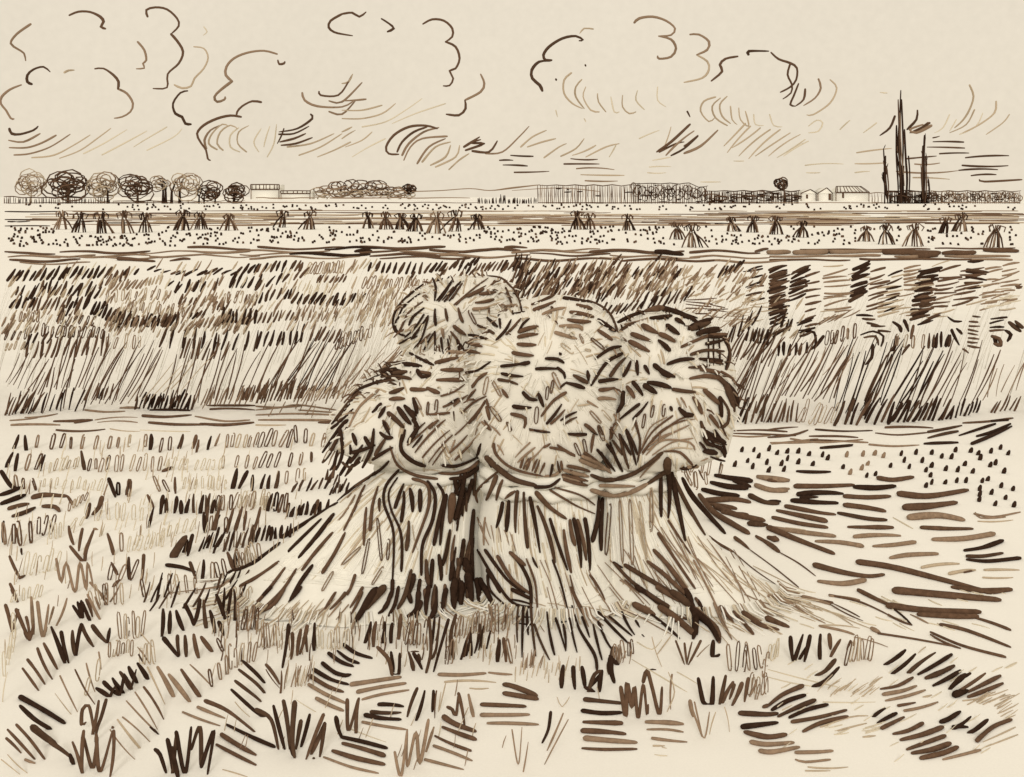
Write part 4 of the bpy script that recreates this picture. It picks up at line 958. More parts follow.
        for i in range(120):
            t = -math.pi * ru(-.03, 1.03); c = Vector((math.cos(t) * rx, math.sin(t) * ry, 0)); n_ = c.normalized(); o = Vector((cx, D, 0))
            w = ru(.9, 2.2) * s * .5
            p3 = [o + c * .93 + Vector((0, 0, .045)), o + c * 1.0 + Vector((0, 0, .014 + w)), o + c + n_ * (ru(.03, .1) if rnd() < .7 else ru(.1, .26)) + Vector((ru(-.02, .02), 0, w))]
            mb.tube(*close_ends(p3, [w * 1.1, w, w * .6]), random.choice('ccggfflm'), 5)
    for key, q in SH.items():
        D = q['D']; a, b = q['straw'][0][1:]
        o = Vector((((a + b) / 2 - CX) * D / F, D, 0))
        t = empty('wheat_sheaf', o, q['lab'], 'sheaf', 'sheaves leaning together in the stack')
        for part in ('straw', 'ears', 'band'):
            st[key][part].build(part, t, o)
build_sheaves()
# ------------------------------------------------- bare earth between the crops
FURROWS = '''
Z 0 250 4
m3 45,700 240,700 ; b3.4 215,685 300,684 340,680 ; b4 300,690 370,680 ; m2.2 340,640 420,648 500,645 ; m2.6 480,632 560,632 ; b2.4 830,622 1020,622 ; b2.4 840,637 1020,640 ; b3.4 570,663 660,668 765,660 ; b3.4 595,690 700,698 840,698 ; b3.4 800,695 900,700 1015,690 ; m2 780,665 900,685 1000,680 ; b2.6 225,720 420,717 ; m1.4 380,680 550,670
m2 100,670 230,655 ; d3 600,640 760,642 ; l1.2 440,715 560,725 ; m1.4 390,690 550,690 ; m2 40,682 150,672 ; f1.2 560,720 760,726
Z 256 250 4
m2 0,640 100,630 170,620 320,640 ; m2 0,660 160,655 320,660 ; m2.6 10,680 160,680 300,682 ; b3.4 250,690 310,686 ; m2 170,640 240,645 310,650 ; m2.2 0,625 80,630 180,625 ; l2 0,700 120,700
Z 768 420 4
b2.4 0,70 100,60 160,40 ; m2.4 15,95 120,85 200,75 ; d2.2 190,38 300,45 418,42 ; b2.2 165,65 280,65 360,70 ; m2.2 280,85 400,90 ; d3 210,112 280,105 340,98 ; b2 430,52 520,60 640,50 ; m2.2 405,98 500,105 605,100 ; d3.4 640,48 775,22 ; d3.4 640,72 760,45 ; d3.6 625,95 760,90 ; d2.8 765,62 910,15 ; d3.8 815,95 975,25
d3.4 835,65 970,15 ; b2.6 470,30 660,32 ; d2.6 780,12 880,6 980,-8 ; d3 960,0 850,10 ; b2 0,40 120,28 ; m2 90,75 210,90 380,78
Z 640 430 3.532
b2.2 330,12 440,15 550,20 ; m2.2 460,45 560,45 650,40 ; b2.2 600,35 776,40 ; d2.8 640,65 700,60 750,55 ; b2 310,4 420,0 520,6 ; m1.8 300,18 380,24 460,20
'''
SWATHS = '''
Z 768 420 4
d4 115,205 250,207 ; d5.5 440,232 500,240 582,228 ; b6 108,265 220,265 345,260 ; d6 345,268 430,272 510,264 ; d6 120,298 300,295 ; b5.6 305,305 400,310 490,305 ; d6 95,322 200,330 280,332 ; b6 305,340 400,352 470,365 ; b5 70,345 200,370 270,378 ; d4.4 280,372 400,395 475,400 ; b5.6 35,362 140,385 235,405
b5.2 18,390 130,415 238,430 ; m5 10,430 140,450 270,465 ; b6.4 0,430 120,480 265,535 ; b5 320,428 500,430 ; m5 345,467 530,463 ; m5 190,485 290,490 380,505 ; m4.6 420,505 500,500 590,488 ; b7 522,295 640,305 800,280 ; b7.6 545,350 640,345 755,330 ; m7.4 562,390 680,382 785,400 ; b4.6 612,430 720,435 820,435 ; m6 658,478 780,475 905,455
m4.6 488,552 560,540 680,535 ; l3.4 615,590 765,575 ; l4 725,615 830,600 ; b2.6 785,610 830,600 ; l3 865,600 1005,600 ; l2 860,630 980,630 ; d4.6 785,522 860,510 940,482 ; d4.2 795,545 860,545 940,532 ; d4.6 795,558 880,565 1010,552 ; b6 358,568 500,590 700,640 850,680 890,690 975,678 ; b6 185,580 300,610 400,625 465,618 ; m5.4 200,645 300,655 390,640
b8 505,682 700,700 930,720 ; b4.6 360,680 440,720 520,755 ; m2.4 825,375 900,388 1010,368 ; m2 830,370 850,392 950,388 ; l1.6 840,405 980,400 ; b4.4 0,240 85,238 ; m4.4 0,280 85,275 ; d5.4 0,330 50,325 ; b7 0,470 40,480 ; f1.4 500,390 580,435 ; l1.2 70,430 150,440 ; d4 130,312 200,308
Z 768 587 4
b5.4 735,0 850,15 975,10 ; b7.6 480,75 650,95 850,100 ; b6 600,110 760,118 840,118 ; d2.4 490,80 575,152 ; m2 570,110 640,145 ; b3.4 820,120 900,145 970,172
Z 640 430 3.532
d6.4 265,160 330,172 395,180 ; d6 250,185 310,200 380,205 ; d6 220,210 280,225 350,232 ; b6.4 230,250 330,245 390,255 ; b7 265,270 340,300 440,320 ; b7 210,230 260,290 340,340 385,365 ; m6.4 415,165 525,178 ; m6 408,195 460,212 520,215 ; d6 388,232 440,255 490,260 ; b6 290,290 380,300 ; d6 385,330 450,335 ; b5 240,262 340,278 ; d5 330,180 390,200
'''
mb = MB()
for _, tone, w, pts, cl in read(FURROWS): lay(mb, tone, w, pts, False)
tag(mb.build('furrows'), kind='structure')
mb = MB()
for _, tone, w, pts, cl in read(SWATHS): lay(mb, tone, w, pts, False)
tag(mb.build('raked_earth'), kind='structure')

def clods():
    mb = MB()
    a = '5,115 38,130 78,125 122,125 165,135 218,140 240,152 78,155 122,168 55,175 5,200 65,198 180,175 315,140 380,137 428,133 463,143 300,187 376,192 330,210 395,222 430,215 400,173 533,135 592,130 655,130 695,145 750,120 735,148 812,122 842,132 892,125 930,110 962,132 545,162 617,163 655,182 565,187 490,182 712,195 788,175 760,200 632,200 820,205 850,152 890,180 910,172 945,205 650,220 710,248 755,243 792,243 857,243 880,235 655,250 632,262 847,275 933,263 980,275 848,297 895,290 950,310 845,318 910,335 985,340'
    b = '360,70 402,70 455,67 485,80 380,108 420,92 448,115 336,122 398,130 455,142'
    L = [(768 + float(x) / 4, 420 + float(y) / 4) for x, y in (t.split(',') for t in a.split())]
    L += [(640 + float(x) / 3.532, 430 + float(y) / 3.532) for x, y in (t.split(',') for t in b.split())]
    for i, (x, y) in enumerate(L):
        y += 2.2; D = depth(y); s = D / F
        t = 'm' if i in (13, 14, 15, 16, 18, 19, 22) else 'd'; h = ru(4, 5.6); w = ru(3.4, 4.4)
        p3 = [P(x - .6, y, D), P(x, y - h * .45, D), P(x + 1, y - h, D)]
        mb.tube(*close_ends(p3, [w * .36 * s, w * .5 * s, w * .32 * s]), t, 6)
        if rnd() < .5: mb.tube(*close_ends([P(x - 2, y, D), P(x - 1, y - h * .7, D)], [w * .2 * s, w * .22 * s]), t, 5)
    tag(mb.build('cut_stubble'), kind='stuff')
clods()

# ------------------------------------------------------------ stubble and tufts
STUBBLE = '''
Z 0 0 1
A d3 110 -260,440 -14,640 3,-15 ; Q m1.3 120 -260,440 -20,520 3,-13 ; A m2 60 -260,440 -14,700 4,-16 ; A d4 40 -220,640 -20,770 5,-22
A d3 60 1032,560 1250,770 20,-9 ; A m2.2 50 1032,520 1250,760 20,-8 ; A d2.8 40 340,440 720,475 3,-12 ; Q m1.2 40 340,440 720,475 3,-12 ; A d3 60 1030,440 1300,500 1,-5 ; A b4 30 1030,480 1250,600 30,2
Z 0 420 4
A l1.2 120 20,120 1200,760 8,-56 ; A f1.3 70 20,120 1000,500 10,-56 ; A m1.1 40 20,250 1100,760 10,-58
d4.4 55,115 75,60 ; d5 105,122 100,62 ; Q b1.7 6 150,112 380,112 10,-52 ; Q m1.6 4 430,110 570,108 10,-50 ; d5 600,120 605,58 ; Q b1.6 2 635,125 680,120 12,-52 ; d5 715,115 732,58 ; b5 770,115 785,62 ; b3.6 785,130 795,80 ; d3.6 830,120 845,65 ; m3 860,105 880,55 ; Q m1.4 6 905,105 1015,105 12,-52
d4.6 25,190 52,130 ; d4.6 60,205 72,135 ; Q b1.8 2 100,200 140,200 16,-56 ; d3.6 160,205 180,140 ; Q l1.2 7 200,205 310,190 12,-46 ; d5 325,125 338,200 ; Q b1.5 3 350,200 430,198 8,-52 ; Q m1.3 9 400,205 630,200 12,-55 ; Q f1.1 10 640,200 880,195 10,-45 ; Q m1.3 4 890,190 1020,190 10,-52
b4 650,205 690,188 ; d4.6 435,235 462,310 ; Q d2.4 2 475,302 512,300 8,-58 ; b4 520,240 505,300 ; Q b1.5 2 640,285 670,285 -28,-54 ; b3.6 700,230 702,295 ; Q f1.1 8 735,275 900,275 5,-46 ; Q b1.7 3 60,272 150,280 -10,-52 ; Q f1.1 9 170,270 390,280 10,-42 ; Q m1.2 5 275,360 340,320 10,-34
Q f1.1 6 430,395 600,400 0,-62 ; Q f1.1 3 280,430 380,400 20,-40 ; b4 590,300 615,350 ; d3.4 615,350 595,430 ; R d4.6 9 645,375 850,370 8,-68 ; Q m1.3 4 880,360 1010,350 14,-60 ; d4 815,370 820,452 ; d3 850,440 880,380
Q b1.9 4 20,495 120,490 2,-92 ; d3.4 12,490 15,405 ; Q b1.5 3 150,455 200,460 14,-80 ; Q f1.1 3 205,470 240,470 4,-70 ; d4.6 430,455 455,540 ; Q b1.6 485,455 487,522 ; Q f1.1 7 505,525 650,500 14,-62 ; Q f1.1 5 640,480 760,440 14,-50
R d3 5 795,525 870,505 28,-74 ; R d3 6 860,528 1000,510 26,-84 ; b4.2 38,545 78,630 ; b3.4 78,632 100,622 ; d2.8 85,515 88,540 ; Q f1.1 6 100,620 220,600 10,-80 ; b4 445,570 470,620 ; b4 478,640 450,668 ; d4.6 515,550 518,638 ; b4.4 575,540 568,640 ; Q b1.6 565,640 578,708 ; Q b1.5 3 440,640 520,640 20,-70
d4 665,580 730,590 782,608 ; d4.4 760,570 785,640 ; Q m1.3 4 680,690 790,690 -8,-70 ; d4.4 815,560 808,640 ; Q b1.5 3 850,640 900,630 -10,-70 ; d5.6 910,530 935,595 ; d5 935,595 940,530 ; Q m1.2 3 950,590 1000,580 -10,-70 ; R d2.8 4 580,735 650,715 36,-100 ; R d2.8 9 600,760 930,735 44,-92
b3.8 40,655 70,730 ; Q m1.3 5 370,740 490,735 -8,-74 ; m3 360,650 430,720 ; Q b1.3 415,660 425,740 ; R d2.8 5 860,690 960,660 30,-70 ; Q m1.2 4 930,750 1010,740 4,-80
Z 200 420 4
Q b1.5 5 240,105 345,105 24,-62 ; Q b1.6 2 385,90 420,92 0,-60 ; Q m1.5 2 445,105 480,105 14,-60 ; Q b1.5 3 240,190 300,190 16,-56 ; Q b1.6 3 360,185 445,165 4,-46 ; d5.4 130,275 148,195 ; d4.8 155,275 190,205 ; R d4.4 4 200,280 300,275 12,-72 ; Q m1.3 3 340,255 420,240 8,-56
R d3 6 370,288 500,275 26,-48 ; b4.4 30,360 40,295 ; Q b1.6 3 60,360 130,355 10,-62 ; Q l1.2 5 150,350 240,340 8,-58 ; d4.6 270,365 290,295 ; Q d2 3 295,365 340,370 12,-70 ; R d4.4 9 345,388 500,375 14,-52 ; R b4.6 6 20,445 210,445 20,-92 ; Q b1.6 2 50,445 110,450 6,-70 ; R d4 9 205,492 360,470 10,-58 ; Q m1.4 6 150,590 240,560 -14,-72
R d3 6 500,242 580,292 16,-52 ; R d2.6 5 520,300 560,290 14,-40 ; Q l1.2 4 250,360 270,350 8,-60 ; Q m1.2 4 100,520 200,480 14,-60
Z 0 587 4
Q m1.3 6 480,205 570,195 4,-95 ; Q m1.3 6 440,275 525,270 6,-60 ; m2 395,260 405,330 ; m1.8 550,240 600,310 ; Q l1.2 4 560,310 620,300 2,-80 ; R d4.6 2 645,195 688,192 -8,-102 ; d5 705,95 735,175 ; d5 740,70 765,120 775,155 ; d5 775,155 800,50 ; d5 815,55 825,165 ; d5 840,95 860,185 ; d5.4 875,140 895,195 ; d4.8 865,30 900,130 ; R d4.4 3 880,105 940,130 5,-112 ; Q b1.5 6 955,172 1020,172 10,-94
d5.8 655,205 715,280 ; d4.8 710,195 718,275 ; d5 740,195 745,280 ; b5.4 775,190 795,285 ; b5.4 805,200 850,260 ; Q b1.3 870,210 890,255 ; h b1.3 870,208 892,255 ; Q b1.6 3 850,390 905,350 -4,-68 ; Q m1.4 5 920,330 1010,300 6,-90 ; m2 760,310 840,390 ; m2 240,355 275,430 310,500 ; b2 300,330 340,410 380,470 ; l1.3 220,425 285,510 ; Q m1.3 2 350,420 385,380 10,-80 ; m2 345,305 380,420
b3 575,400 655,530 ; m2 505,455 565,520 625,580 ; m2 540,420 630,570 ; l3.2 470,530 560,645 ; m2 490,520 600,620 ; m1.6 440,570 540,690 ; l2 590,320 660,470 ; Q f1.1 6 20,360 60,200 4,-100 ; f1.4 10,460 30,340 ; l1.4 20,270 20,210 ; d3 600,560 635,590 ; b3.6 450,560 ; l1.4 5,690 80,750 ; l1.4 30,670 110,745 ; m3.2 100,690 140,705 ; l1.2 890,730 990,760 ; l1.2 940,460 1000,520
Q f1.1 6 40,60 160,40 10,-50 ; b3.8 45,10 72,60 ; m2 400,30 430,70 ; m2 440,60 480,-10 ; l1.4 560,180 610,240 ; b4 880,0 990,-20
Z 256 587 4
A l1.2 40 -200,160 1000,330 6,-70 ; A m1.1 14 -100,420 1000,740 16,-60 ; A l1.2 14 -200,380 1000,640 20,-70 ; A b1.6 30 -160,150 1050,300 5,-66 ; A m1.3 40 -160,140 1050,260 5,-60 ; A m1.1 36 -200,160 1050,310 5,-66
Q m1.2 7 10,240 90,240 5,-95 ; Q l1.2 7 250,245 370,240 0,-84 ; b3.4 205,260 200,170 ; Q b1.4 5 600,228 670,232 4,-86 ; Q b1.4 2 765,312 780,300 8,-80 ; R d3 5 820,290 920,245 14,-96 ; Q m1.3 11 800,195 1010,165 10,-92 ; A l1.2 12 760,240 1000,290 8,-60 ; m3 930,70 960,150 ; m2 940,80 950,150 ; m2.4 980,150 1010,100 ; b2 1000,70 990,140
d5 965,300 975,212 ; b5 1000,300 990,205 ; Q b1.3 1005,210 1020,300 ; h b1.3 1005,215 1022,300 ; b4 40,310 95,390 ; b1.4 40,330 95,405 ; b2.4 98,425 102,335 ; R m1.8 6 115,405 210,380 14,-92 ; A l1.2 8 110,400 230,380 16,-90 ; l1.3 740,420 730,500 760,380 ; f1.2 160,450 240,500 ; f1.2 360,560 520,620 ; f1.4 740,540 730,600
d4.4 645,405 605,520 ; d4.4 675,415 640,535 ; d4.4 710,415 705,500 ; b1.8 722,415 715,525
Z 512 587 4
d4 155,500 145,570 120,625 ; m2.2 205,505 140,655 ; m1.6 225,530 130,710 ; m1.6 0,570 25,710 40,560 ; m1.6 45,740 65,620 ; m2.2 640,350 635,490 ; l1.4 625,340 650,420 620,500 ; A l1.2 22 10,330 270,390 8,-56 ; A m1.4 12 0,310 120,330 14,-60 ; Q b1.3 6 400,310 480,270 0,-66 ; d5 405,240 395,290 ; d5 390,275 425,312 ; A m1.4 8 400,310 480,300 8,-60
Q b1.4 6 870,335 1000,325 -4,-104 ; b2.6 655,215 690,310 ; b3 690,225 700,310 ; b3.4 755,215 705,312 ; b2 720,220 700,310 ; m1.4 740,280 790,230 ; d5.4 805,215 803,280 830,270 ; f1.2 480,290 700,420 ; f1.2 500,220 560,250 600,210 ; f1.2 660,340 760,400 ; d1.6 520,190 530,200 ; l1.2 560,200 600,320 ; l1.2 850,480 870,580 ; l1.2 180,440 200,480 230,440
Q m1.3 5 950,430 1020,420 8,-80 ; l1.4 790,590 815,500 ; Q m1.3 3 980,440 1020,300 10,-70 ; l1 340,400 350,460 ; l1 600,640 620,645
Z 768 587 4
A l1.3 30 -300,40 200,160 60,30 ; A f1.4 40 -300,0 900,150 70,26 ; A f1.3 50 0,300 960,700 40,-26 ; Q m1.3 6 325,300 410,290 8,-90 ; Q f1.2 4 5,290 40,280 6,-70 ; A l1.2 24 190,390 430,440 50,-40 ; f1.2 0,330 150,370 280,400 ; f1.2 0,360 200,400 ; A l1.2 12 780,450 960,480 60,-30 ; l1.4 780,455 960,410 ; l1.4 860,470 970,430 ; f1.2 220,460 430,460 ; A f1.2 14 200,590 440,560 60,-16 ; l1.4 860,620 990,560 ; l1.4 870,640 1000,590 ; A l1.2 8 880,480 960,540 60,-34
'''
TUFTS = '''
Z 0 420 4
@grass_tuft|tuft|pale brown zigzag tuft near the left edge level with the sheaf skirt
m3.4 225,555 245,650 265,570 300,690 320,570 345,680 350,570 372,660
@grass_tuft|tuft|brown forked tuft standing just above the pale zigzag tuft
b4 275,425 295,500 ; b4 330,435 315,525 ; b4 375,440 345,520 340,565 ; b4 280,505 330,565 340,565 ; m4 375,435 390,440
@straw_wisp|straw|fan of dark flattened straws at the very left edge beside the hollow stubble
d5.4 5,205 45,265 80,275 ; d5 0,300 80,270 ; d6 5,335 100,300 ; d5 35,355 115,335 ; d4.6 50,385 140,350 ; b5.4 130,310 180,300 270,305 ; b4 270,305 290,340 ; b5 170,345 220,348 238,365
@grass_tuft|tuft|single fat black blade pair left of the sheaf's outer skirt
d9 690,550 720,500 745,465 ; d5 770,460 750,545 ; d5 735,530 750,480
@grass_tuft|tuft|two short black blades alone in the hollow stubble
d5 360,335 345,395 ; d5.4 408,310 395,350 368,380
Z 0 587 4
@grass_tuft|tuft|big faded zigzag tuft at the left edge, darker at its left side
b4.6 22,72 48,180 ; b4.6 65,90 90,150 118,215 ; b4 105,120 118,215 ; b4 48,180 75,90 ; b4 118,215 135,150 ; m4 125,40 135,190 ; m4 150,60 172,200 195,70 ; m3 215,80 195,150 ; m3 225,155 268,45 ; b4.4 100,170 110,210 ; m3.4 185,160 180,190
@grass_tuft|tuft|small dark V-shaped tuft right of the faded zigzag tuft
d4.8 292,75 330,125 310,60 ; d4.8 330,125 325,55 ; d4.6 330,60 360,135 ; m4 350,30 400,130 ; b4 345,50 370,120 ; m3 380,40 400,90
@grass_tuft|tuft|long dark row of upright blades slanting across the left foreground
d5.2 205,160 260,305 ; d5 245,180 275,305 ; d4.6 290,175 300,275 ; d4.8 305,275 325,150 ; d5 325,150 375,240 ; d5.4 370,155 430,225 ; d4 430,225 440,165 ; b4.2 175,225 230,330 ; b4 150,245 210,370 ; b4 110,290 180,390 ; b3.6 90,325 155,415
@grass_tuft|tuft|thick black scribbled tuft, densest blot of the left foreground
d5.4 385,405 440,440 ; d5.4 415,380 480,435 ; d5.4 450,365 495,425 ; d6 480,340 525,410 ; d6 515,320 550,385 ; d5.6 550,305 592,370 ; d3.8 440,440 460,400 480,430 500,350 520,410 545,330 ; d2.2 555,270 580,310
@grass_tuft|tuft|tall looped brown tuft growing below the black scribbled tuft
d3.8 425,450 405,520 390,560 380,620 ; b4.4 395,455 370,590 ; b4 325,550 330,490 355,475 370,540 375,590 ; b3 330,552 345,540
@straw_wisp|straw|three pale brown slanted straws lying right of the black scribbled tuft
m5.4 630,320 695,440 ; m5.6 675,350 760,460 ; b5.4 725,330 800,440
@straw_wisp|straw|bundle of thick black straws pointing down right near the bottom left corner
d5.6 80,440 170,490 260,545 ; d5.6 80,475 140,530 205,570 ; d9 130,560 180,600 225,630 ; d5.4 200,620 295,690 ; d6 280,670 295,710
@straw_wisp|straw|three parallel brown straws at the left edge of the bottom corner
b4 30,570 140,690 ; b3.8 25,605 85,665 ; b4 65,550 120,610 180,690
@grass_tuft|tuft|brown zigzag tuft at the bottom below the looped brown tuft
b4.6 290,620 330,745 ; b4.4 330,745 335,575 ; b4.4 335,600 370,725 390,600 ; b4.4 385,590 400,740 450,575 ; b4.4 455,575 440,760
@grass_tuft|tuft|dark zigzag tuft at the bottom edge, second big one from the left
d5.4 620,650 640,670 665,745 ; d5.4 670,610 690,745 ; d4.6 690,745 705,580 ; d5 705,580 740,745 765,560 ; d5.2 690,640 712,760 ; d4.6 765,650 800,560 805,720 ; d4.6 805,720 855,575 830,750
@straw_wisp|straw|long parallel straws lying between the two dark bottom tufts
b4.6 820,455 910,495 1020,580 ; d4 905,550 1024,608 1100,640 ; b5.4 885,590 1024,672 ; b3.6 865,630 1024,712 ; m3.4 790,480 900,525 ; m2.4 730,500 880,555
@straw_wisp|straw|dark ladder of short parallel straws above the tall dark tuft
d4 970,295 1024,345 1060,385 ; d4 955,330 1024,385 1060,425 ; d4 940,375 1024,440 1045,460 ; d4 925,410 1024,500 1060,520
Z 256 587 4
@grass_tuft|tuft|row of slim dark blades just left below the left sheaf's skirt
d4.4 130,150 120,240 105,325 ; b4.4 145,185 140,290 ; b4.6 180,170 165,275 ; b4.6 205,155 175,270 ; d4.4 235,145 232,255
@straw_wisp|straw|stack of seven parallel curved straws lying left of the small brown tuft
d4 350,230 400,265 465,285 ; d4.6 290,265 340,300 390,318 ; d5 265,305 320,345 372,355 ; d4.6 230,330 300,370 370,390 ; b4.8 215,355 290,400 350,420 ; m4.4 210,390 280,430 360,465 ; m4.4 240,445 300,475 350,495 ; d3.8 325,255 370,290 412,305 ; d4.6 345,355 380,350
@straw_wisp|straw|three pale straws pointing right out of the parallel straw stack
m5 380,390 480,375 580,360 ; m4.4 405,420 500,400 600,385 ; m2.8 425,450 500,430 612,412
@grass_tuft|tuft|row of short dark blades under the left sheaf's skirt
d4.8 435,225 460,140 ; b4.6 470,240 480,140 ; d5 505,225 515,140 ; d5 540,225 545,145 ; b5 570,210 580,110
@grass_tuft|tuft|small brown tuft of bent blades under the left sheaf
b5 485,240 530,290 545,355 ; d4.8 545,350 570,350 575,265 ; d4.4 540,260 550,340 ; b3 500,250 540,300
@grass_tuft|tuft|stubby M-shaped dark tuft between two taller tufts under the sheaves
d4.8 610,260 630,335 ; d4.8 630,265 665,330 ; d4.6 650,270 655,300 ; d3.4 620,260 650,260
@grass_tuft|tuft|tall narrow dark tuft of crossing blades under the gap between left and middle sheaf
d4 692,120 700,250 680,345 ; d3.4 735,120 720,250 700,290 ; d3.6 770,130 735,250 710,340 ; d3.4 715,120 705,230
@grass_tuft|tuft|hooked dark tuft right of the tall crossing blades
d4.4 800,110 780,190 790,290 ; b4 830,280 855,180 ; d4 860,275 858,180 ; d3.4 895,150 900,245
@grass_tuft|tuft|large black spiky tuft near the bottom, tallest of the foreground
d4.8 0,490 60,530 90,650 ; d4.8 70,475 115,650 ; d4.8 110,455 135,650 ; d5.6 155,460 145,600 155,685 ; d4.8 180,535 160,650 ; d4.8 215,510 180,640 ; b4.8 270,510 200,690 ; b4.8 275,545 220,670 ; d4.8 275,545 255,680 ; d3.4 230,685 235,688 ; d6 140,640 155,680
@grass_tuft|tuft|light brown forked tuft right of the large black spiky tuft
b4.2 365,450 370,575 410,445 ; b4.4 412,445 400,585
@straw_wisp|straw|four dark straws stacked flat beneath the small brown tuft
d4.4 490,470 590,478 ; d4.4 460,500 580,502 ; d4.6 435,512 500,525 580,530 ; m3.4 425,540 500,555 600,570
@straw_wisp|straw|bent dark straws turning right beside the large black spiky tuft
d5.4 320,520 330,570 345,605 ; d4.6 340,600 430,620 525,645 ; b5 345,625 420,645 515,675 ; b5 305,655 400,685 515,710 ; m2.4 270,680 380,720 490,745
@grass_tuft|tuft|tan zigzag tuft at the bottom right of the large black spiky tuft
m3.8 555,660 580,757 605,570 ; m3.8 605,570 605,720 640,580 655,705 690,530 ; m3.4 680,660 712,560
@grass_tuft|tuft|light brown W-shaped tuft above short flattened straws
b3.8 765,480 785,490 800,515 810,425 ; b3.8 810,425 825,490 835,560 ; m4.4 850,430 870,520
@straw_wisp|straw|dark and tan straws slanting down right below the W-shaped tuft
b6 750,520 800,550 880,578 ; b4.4 745,560 820,590 880,610 ; b3.4 715,595 860,655 ; m3.4 710,635 780,660 865,695 ; m2.8 675,690 830,730
@straw_wisp|straw|pale long straws lying under the middle sheaf
m4 730,350 820,352 920,345 ; m2.4 930,342 1024,350 ; l2.2 755,380 960,382 ; l1.8 855,405 930,405
@straw_wisp|straw|stack of short brown straws lying just left of the row of five stout blades
b4.6 900,470 1020,475 1080,478 ; m4.6 900,512 1020,512 1094,510 ; m3.4 925,545 1010,545 1130,550 ; b5.4 990,390 1030,398 1124,435 ; b5.4 990,425 1030,432 1128,448
Z 512 587 4
@grass_tuft|tuft|row of five stout black blades under the middle sheaf
d5.4 205,315 198,405 ; d5.4 245,320 252,410 ; d5.4 280,320 292,400 ; d4.8 290,400 330,420 ; d4.8 305,420 330,350 360,335 ; d5.4 360,335 350,420 ; d4 300,410 360,340
@grass_tuft|tuft|short thick black blade pair right of the five stout blades
d6.4 395,280 395,330 410,385 ; d5.4 385,300 392,350
@grass_tuft|tuft|sharp dark zigzag tuft right beside a ladder of flat straws
d4.6 435,400 455,515 460,385 480,480 490,400 505,525 525,390 540,510 545,470 ; b4.4 525,380 540,335 560,400 590,510 600,400 ; d3.4 550,332 575,332
@straw_wisp|straw|ladder of six flat straws lying left of the sharp dark zigzag tuft
d5 290,450 370,458 440,465 ; d5 280,495 360,505 440,502 ; b5.6 285,540 440,545 ; b5.6 280,575 380,580 455,588 ; m5.6 290,605 400,615 500,622 ; b3.4 280,645 370,650 500,648
@straw_wisp|straw|tan flat straws lying under the sharp dark zigzag tuft
m4.8 535,540 685,548 ; m2.4 540,570 620,570 685,580 ; m3.4 560,605 700,620 ; l2 565,635 610,635 ; f1.4 570,670 620,675
@grass_tuft|tuft|dark tuft with bold W strokes below the right sheaf, fading right
d5.2 745,365 765,460 785,470 ; d5.4 805,360 800,465 785,470 ; d5 855,355 830,470 ; b5.2 885,380 840,465 ; b5 920,385 880,475 ; b4.4 945,365 930,460 ; m2.6 950,440 980,370 ; b4 890,390 870,450
@grass_tuft|tuft|thin tan V tuft under the bold W-stroke tuft
m5.2 712,455 725,520 ; m2.4 715,470 740,540 770,605 790,500 ; m2 730,460 760,590
@straw_wisp|straw|stack of dark straws left of the long slanting straws at lower right
d5.4 910,505 1020,510 1064,505 ; d5.4 920,560 1020,548 1064,542 ; b5.6 930,580 1020,600 1098,590 ; m5.4 955,620 1020,630 1128,622 ; m5 990,655 1040,660 1150,640 ; d4.4 1005,480 1034,470
Z 768 587 4
@grass_tuft|tuft|black-bladed tuft at right whose last strokes trail down in a curve
d5 90,200 100,300 ; d4.8 105,295 140,190 ; d5.2 168,195 145,300 ; d4 125,290 160,230 ; d5.4 210,190 208,290 ; b5.4 245,190 250,250 ; b4 250,280 290,210 ; d5.4 190,355 230,335 270,290 ; d5 180,400 230,375 285,320 ; h b1.6 310,310 330,220 ; b3 330,215 315,250
@straw_wisp|straw|row of slanted black straws thickening into a clump at the far right
d4.8 465,312 550,252 ; d4.8 495,348 590,268 ; d4.8 560,345 670,262 ; d4.4 600,350 735,270 ; d5.4 630,365 745,315 ; d4.8 660,395 770,335 ; d6.4 725,410 790,350 ; b4.4 740,430 870,345 ; d7.4 745,432 800,415 ; b4.4 800,420 930,355 ; b4.4 800,440 940,385 ; d4 735,400 810,345
@straw_wisp|straw|brown to pale slanted straws under the row of black straws
b3.6 450,408 520,395 580,362 ; m4 460,430 540,415 595,395 ; m3 470,455 560,435 630,412 ; b3.4 520,475 590,462 ; m2.8 545,495 680,460 ; l2 620,440 655,432
@straw_wisp|straw|fan of dark slanted straws right of the dark straw stack at lower right
b4.8 0,475 60,430 140,395 ; d4.8 15,492 80,455 150,432 ; d4.8 40,518 110,485 190,452 ; d4.4 85,522 160,490 240,470 ; b4.4 95,540 210,520 315,492 ; b4.4 140,578 210,545 320,518 ; l1.8 210,560 330,520 400,515 ; l1.8 280,575 395,545 ; l2 380,600 430,595
@straw_wisp|straw|pale flat straws at the bottom right under the fan of dark straws
m4 110,662 200,660 260,655 ; m2.6 110,690 150,700 250,690 ; l1.8 160,720 320,720 ; l1.6 150,735 250,735
@straw_wisp|straw|ladder of slanted brown straws in the bottom right corner
d4.4 420,520 470,485 ; d4.4 438,545 515,505 ; b4.4 455,565 545,520 ; b4.4 500,588 560,575 620,545 ; b4.8 530,612 620,590 700,560 ; b4.4 555,650 640,620 710,595 ; b5.4 575,665 660,650 730,625 ; b5.4 610,685 700,665 760,640 ; m3.4 700,690 780,670 850,652
@straw_wisp|straw|hooked dark straws at the right edge above the bottom right ladder
d5.2 690,540 720,530 770,498 ; d4.8 735,570 780,545 812,518 ; d4.2 740,560 800,560 ; d5.2 800,585 830,570 880,530 ; b4.8 835,615 900,560 975,530
'''
mb = MB()
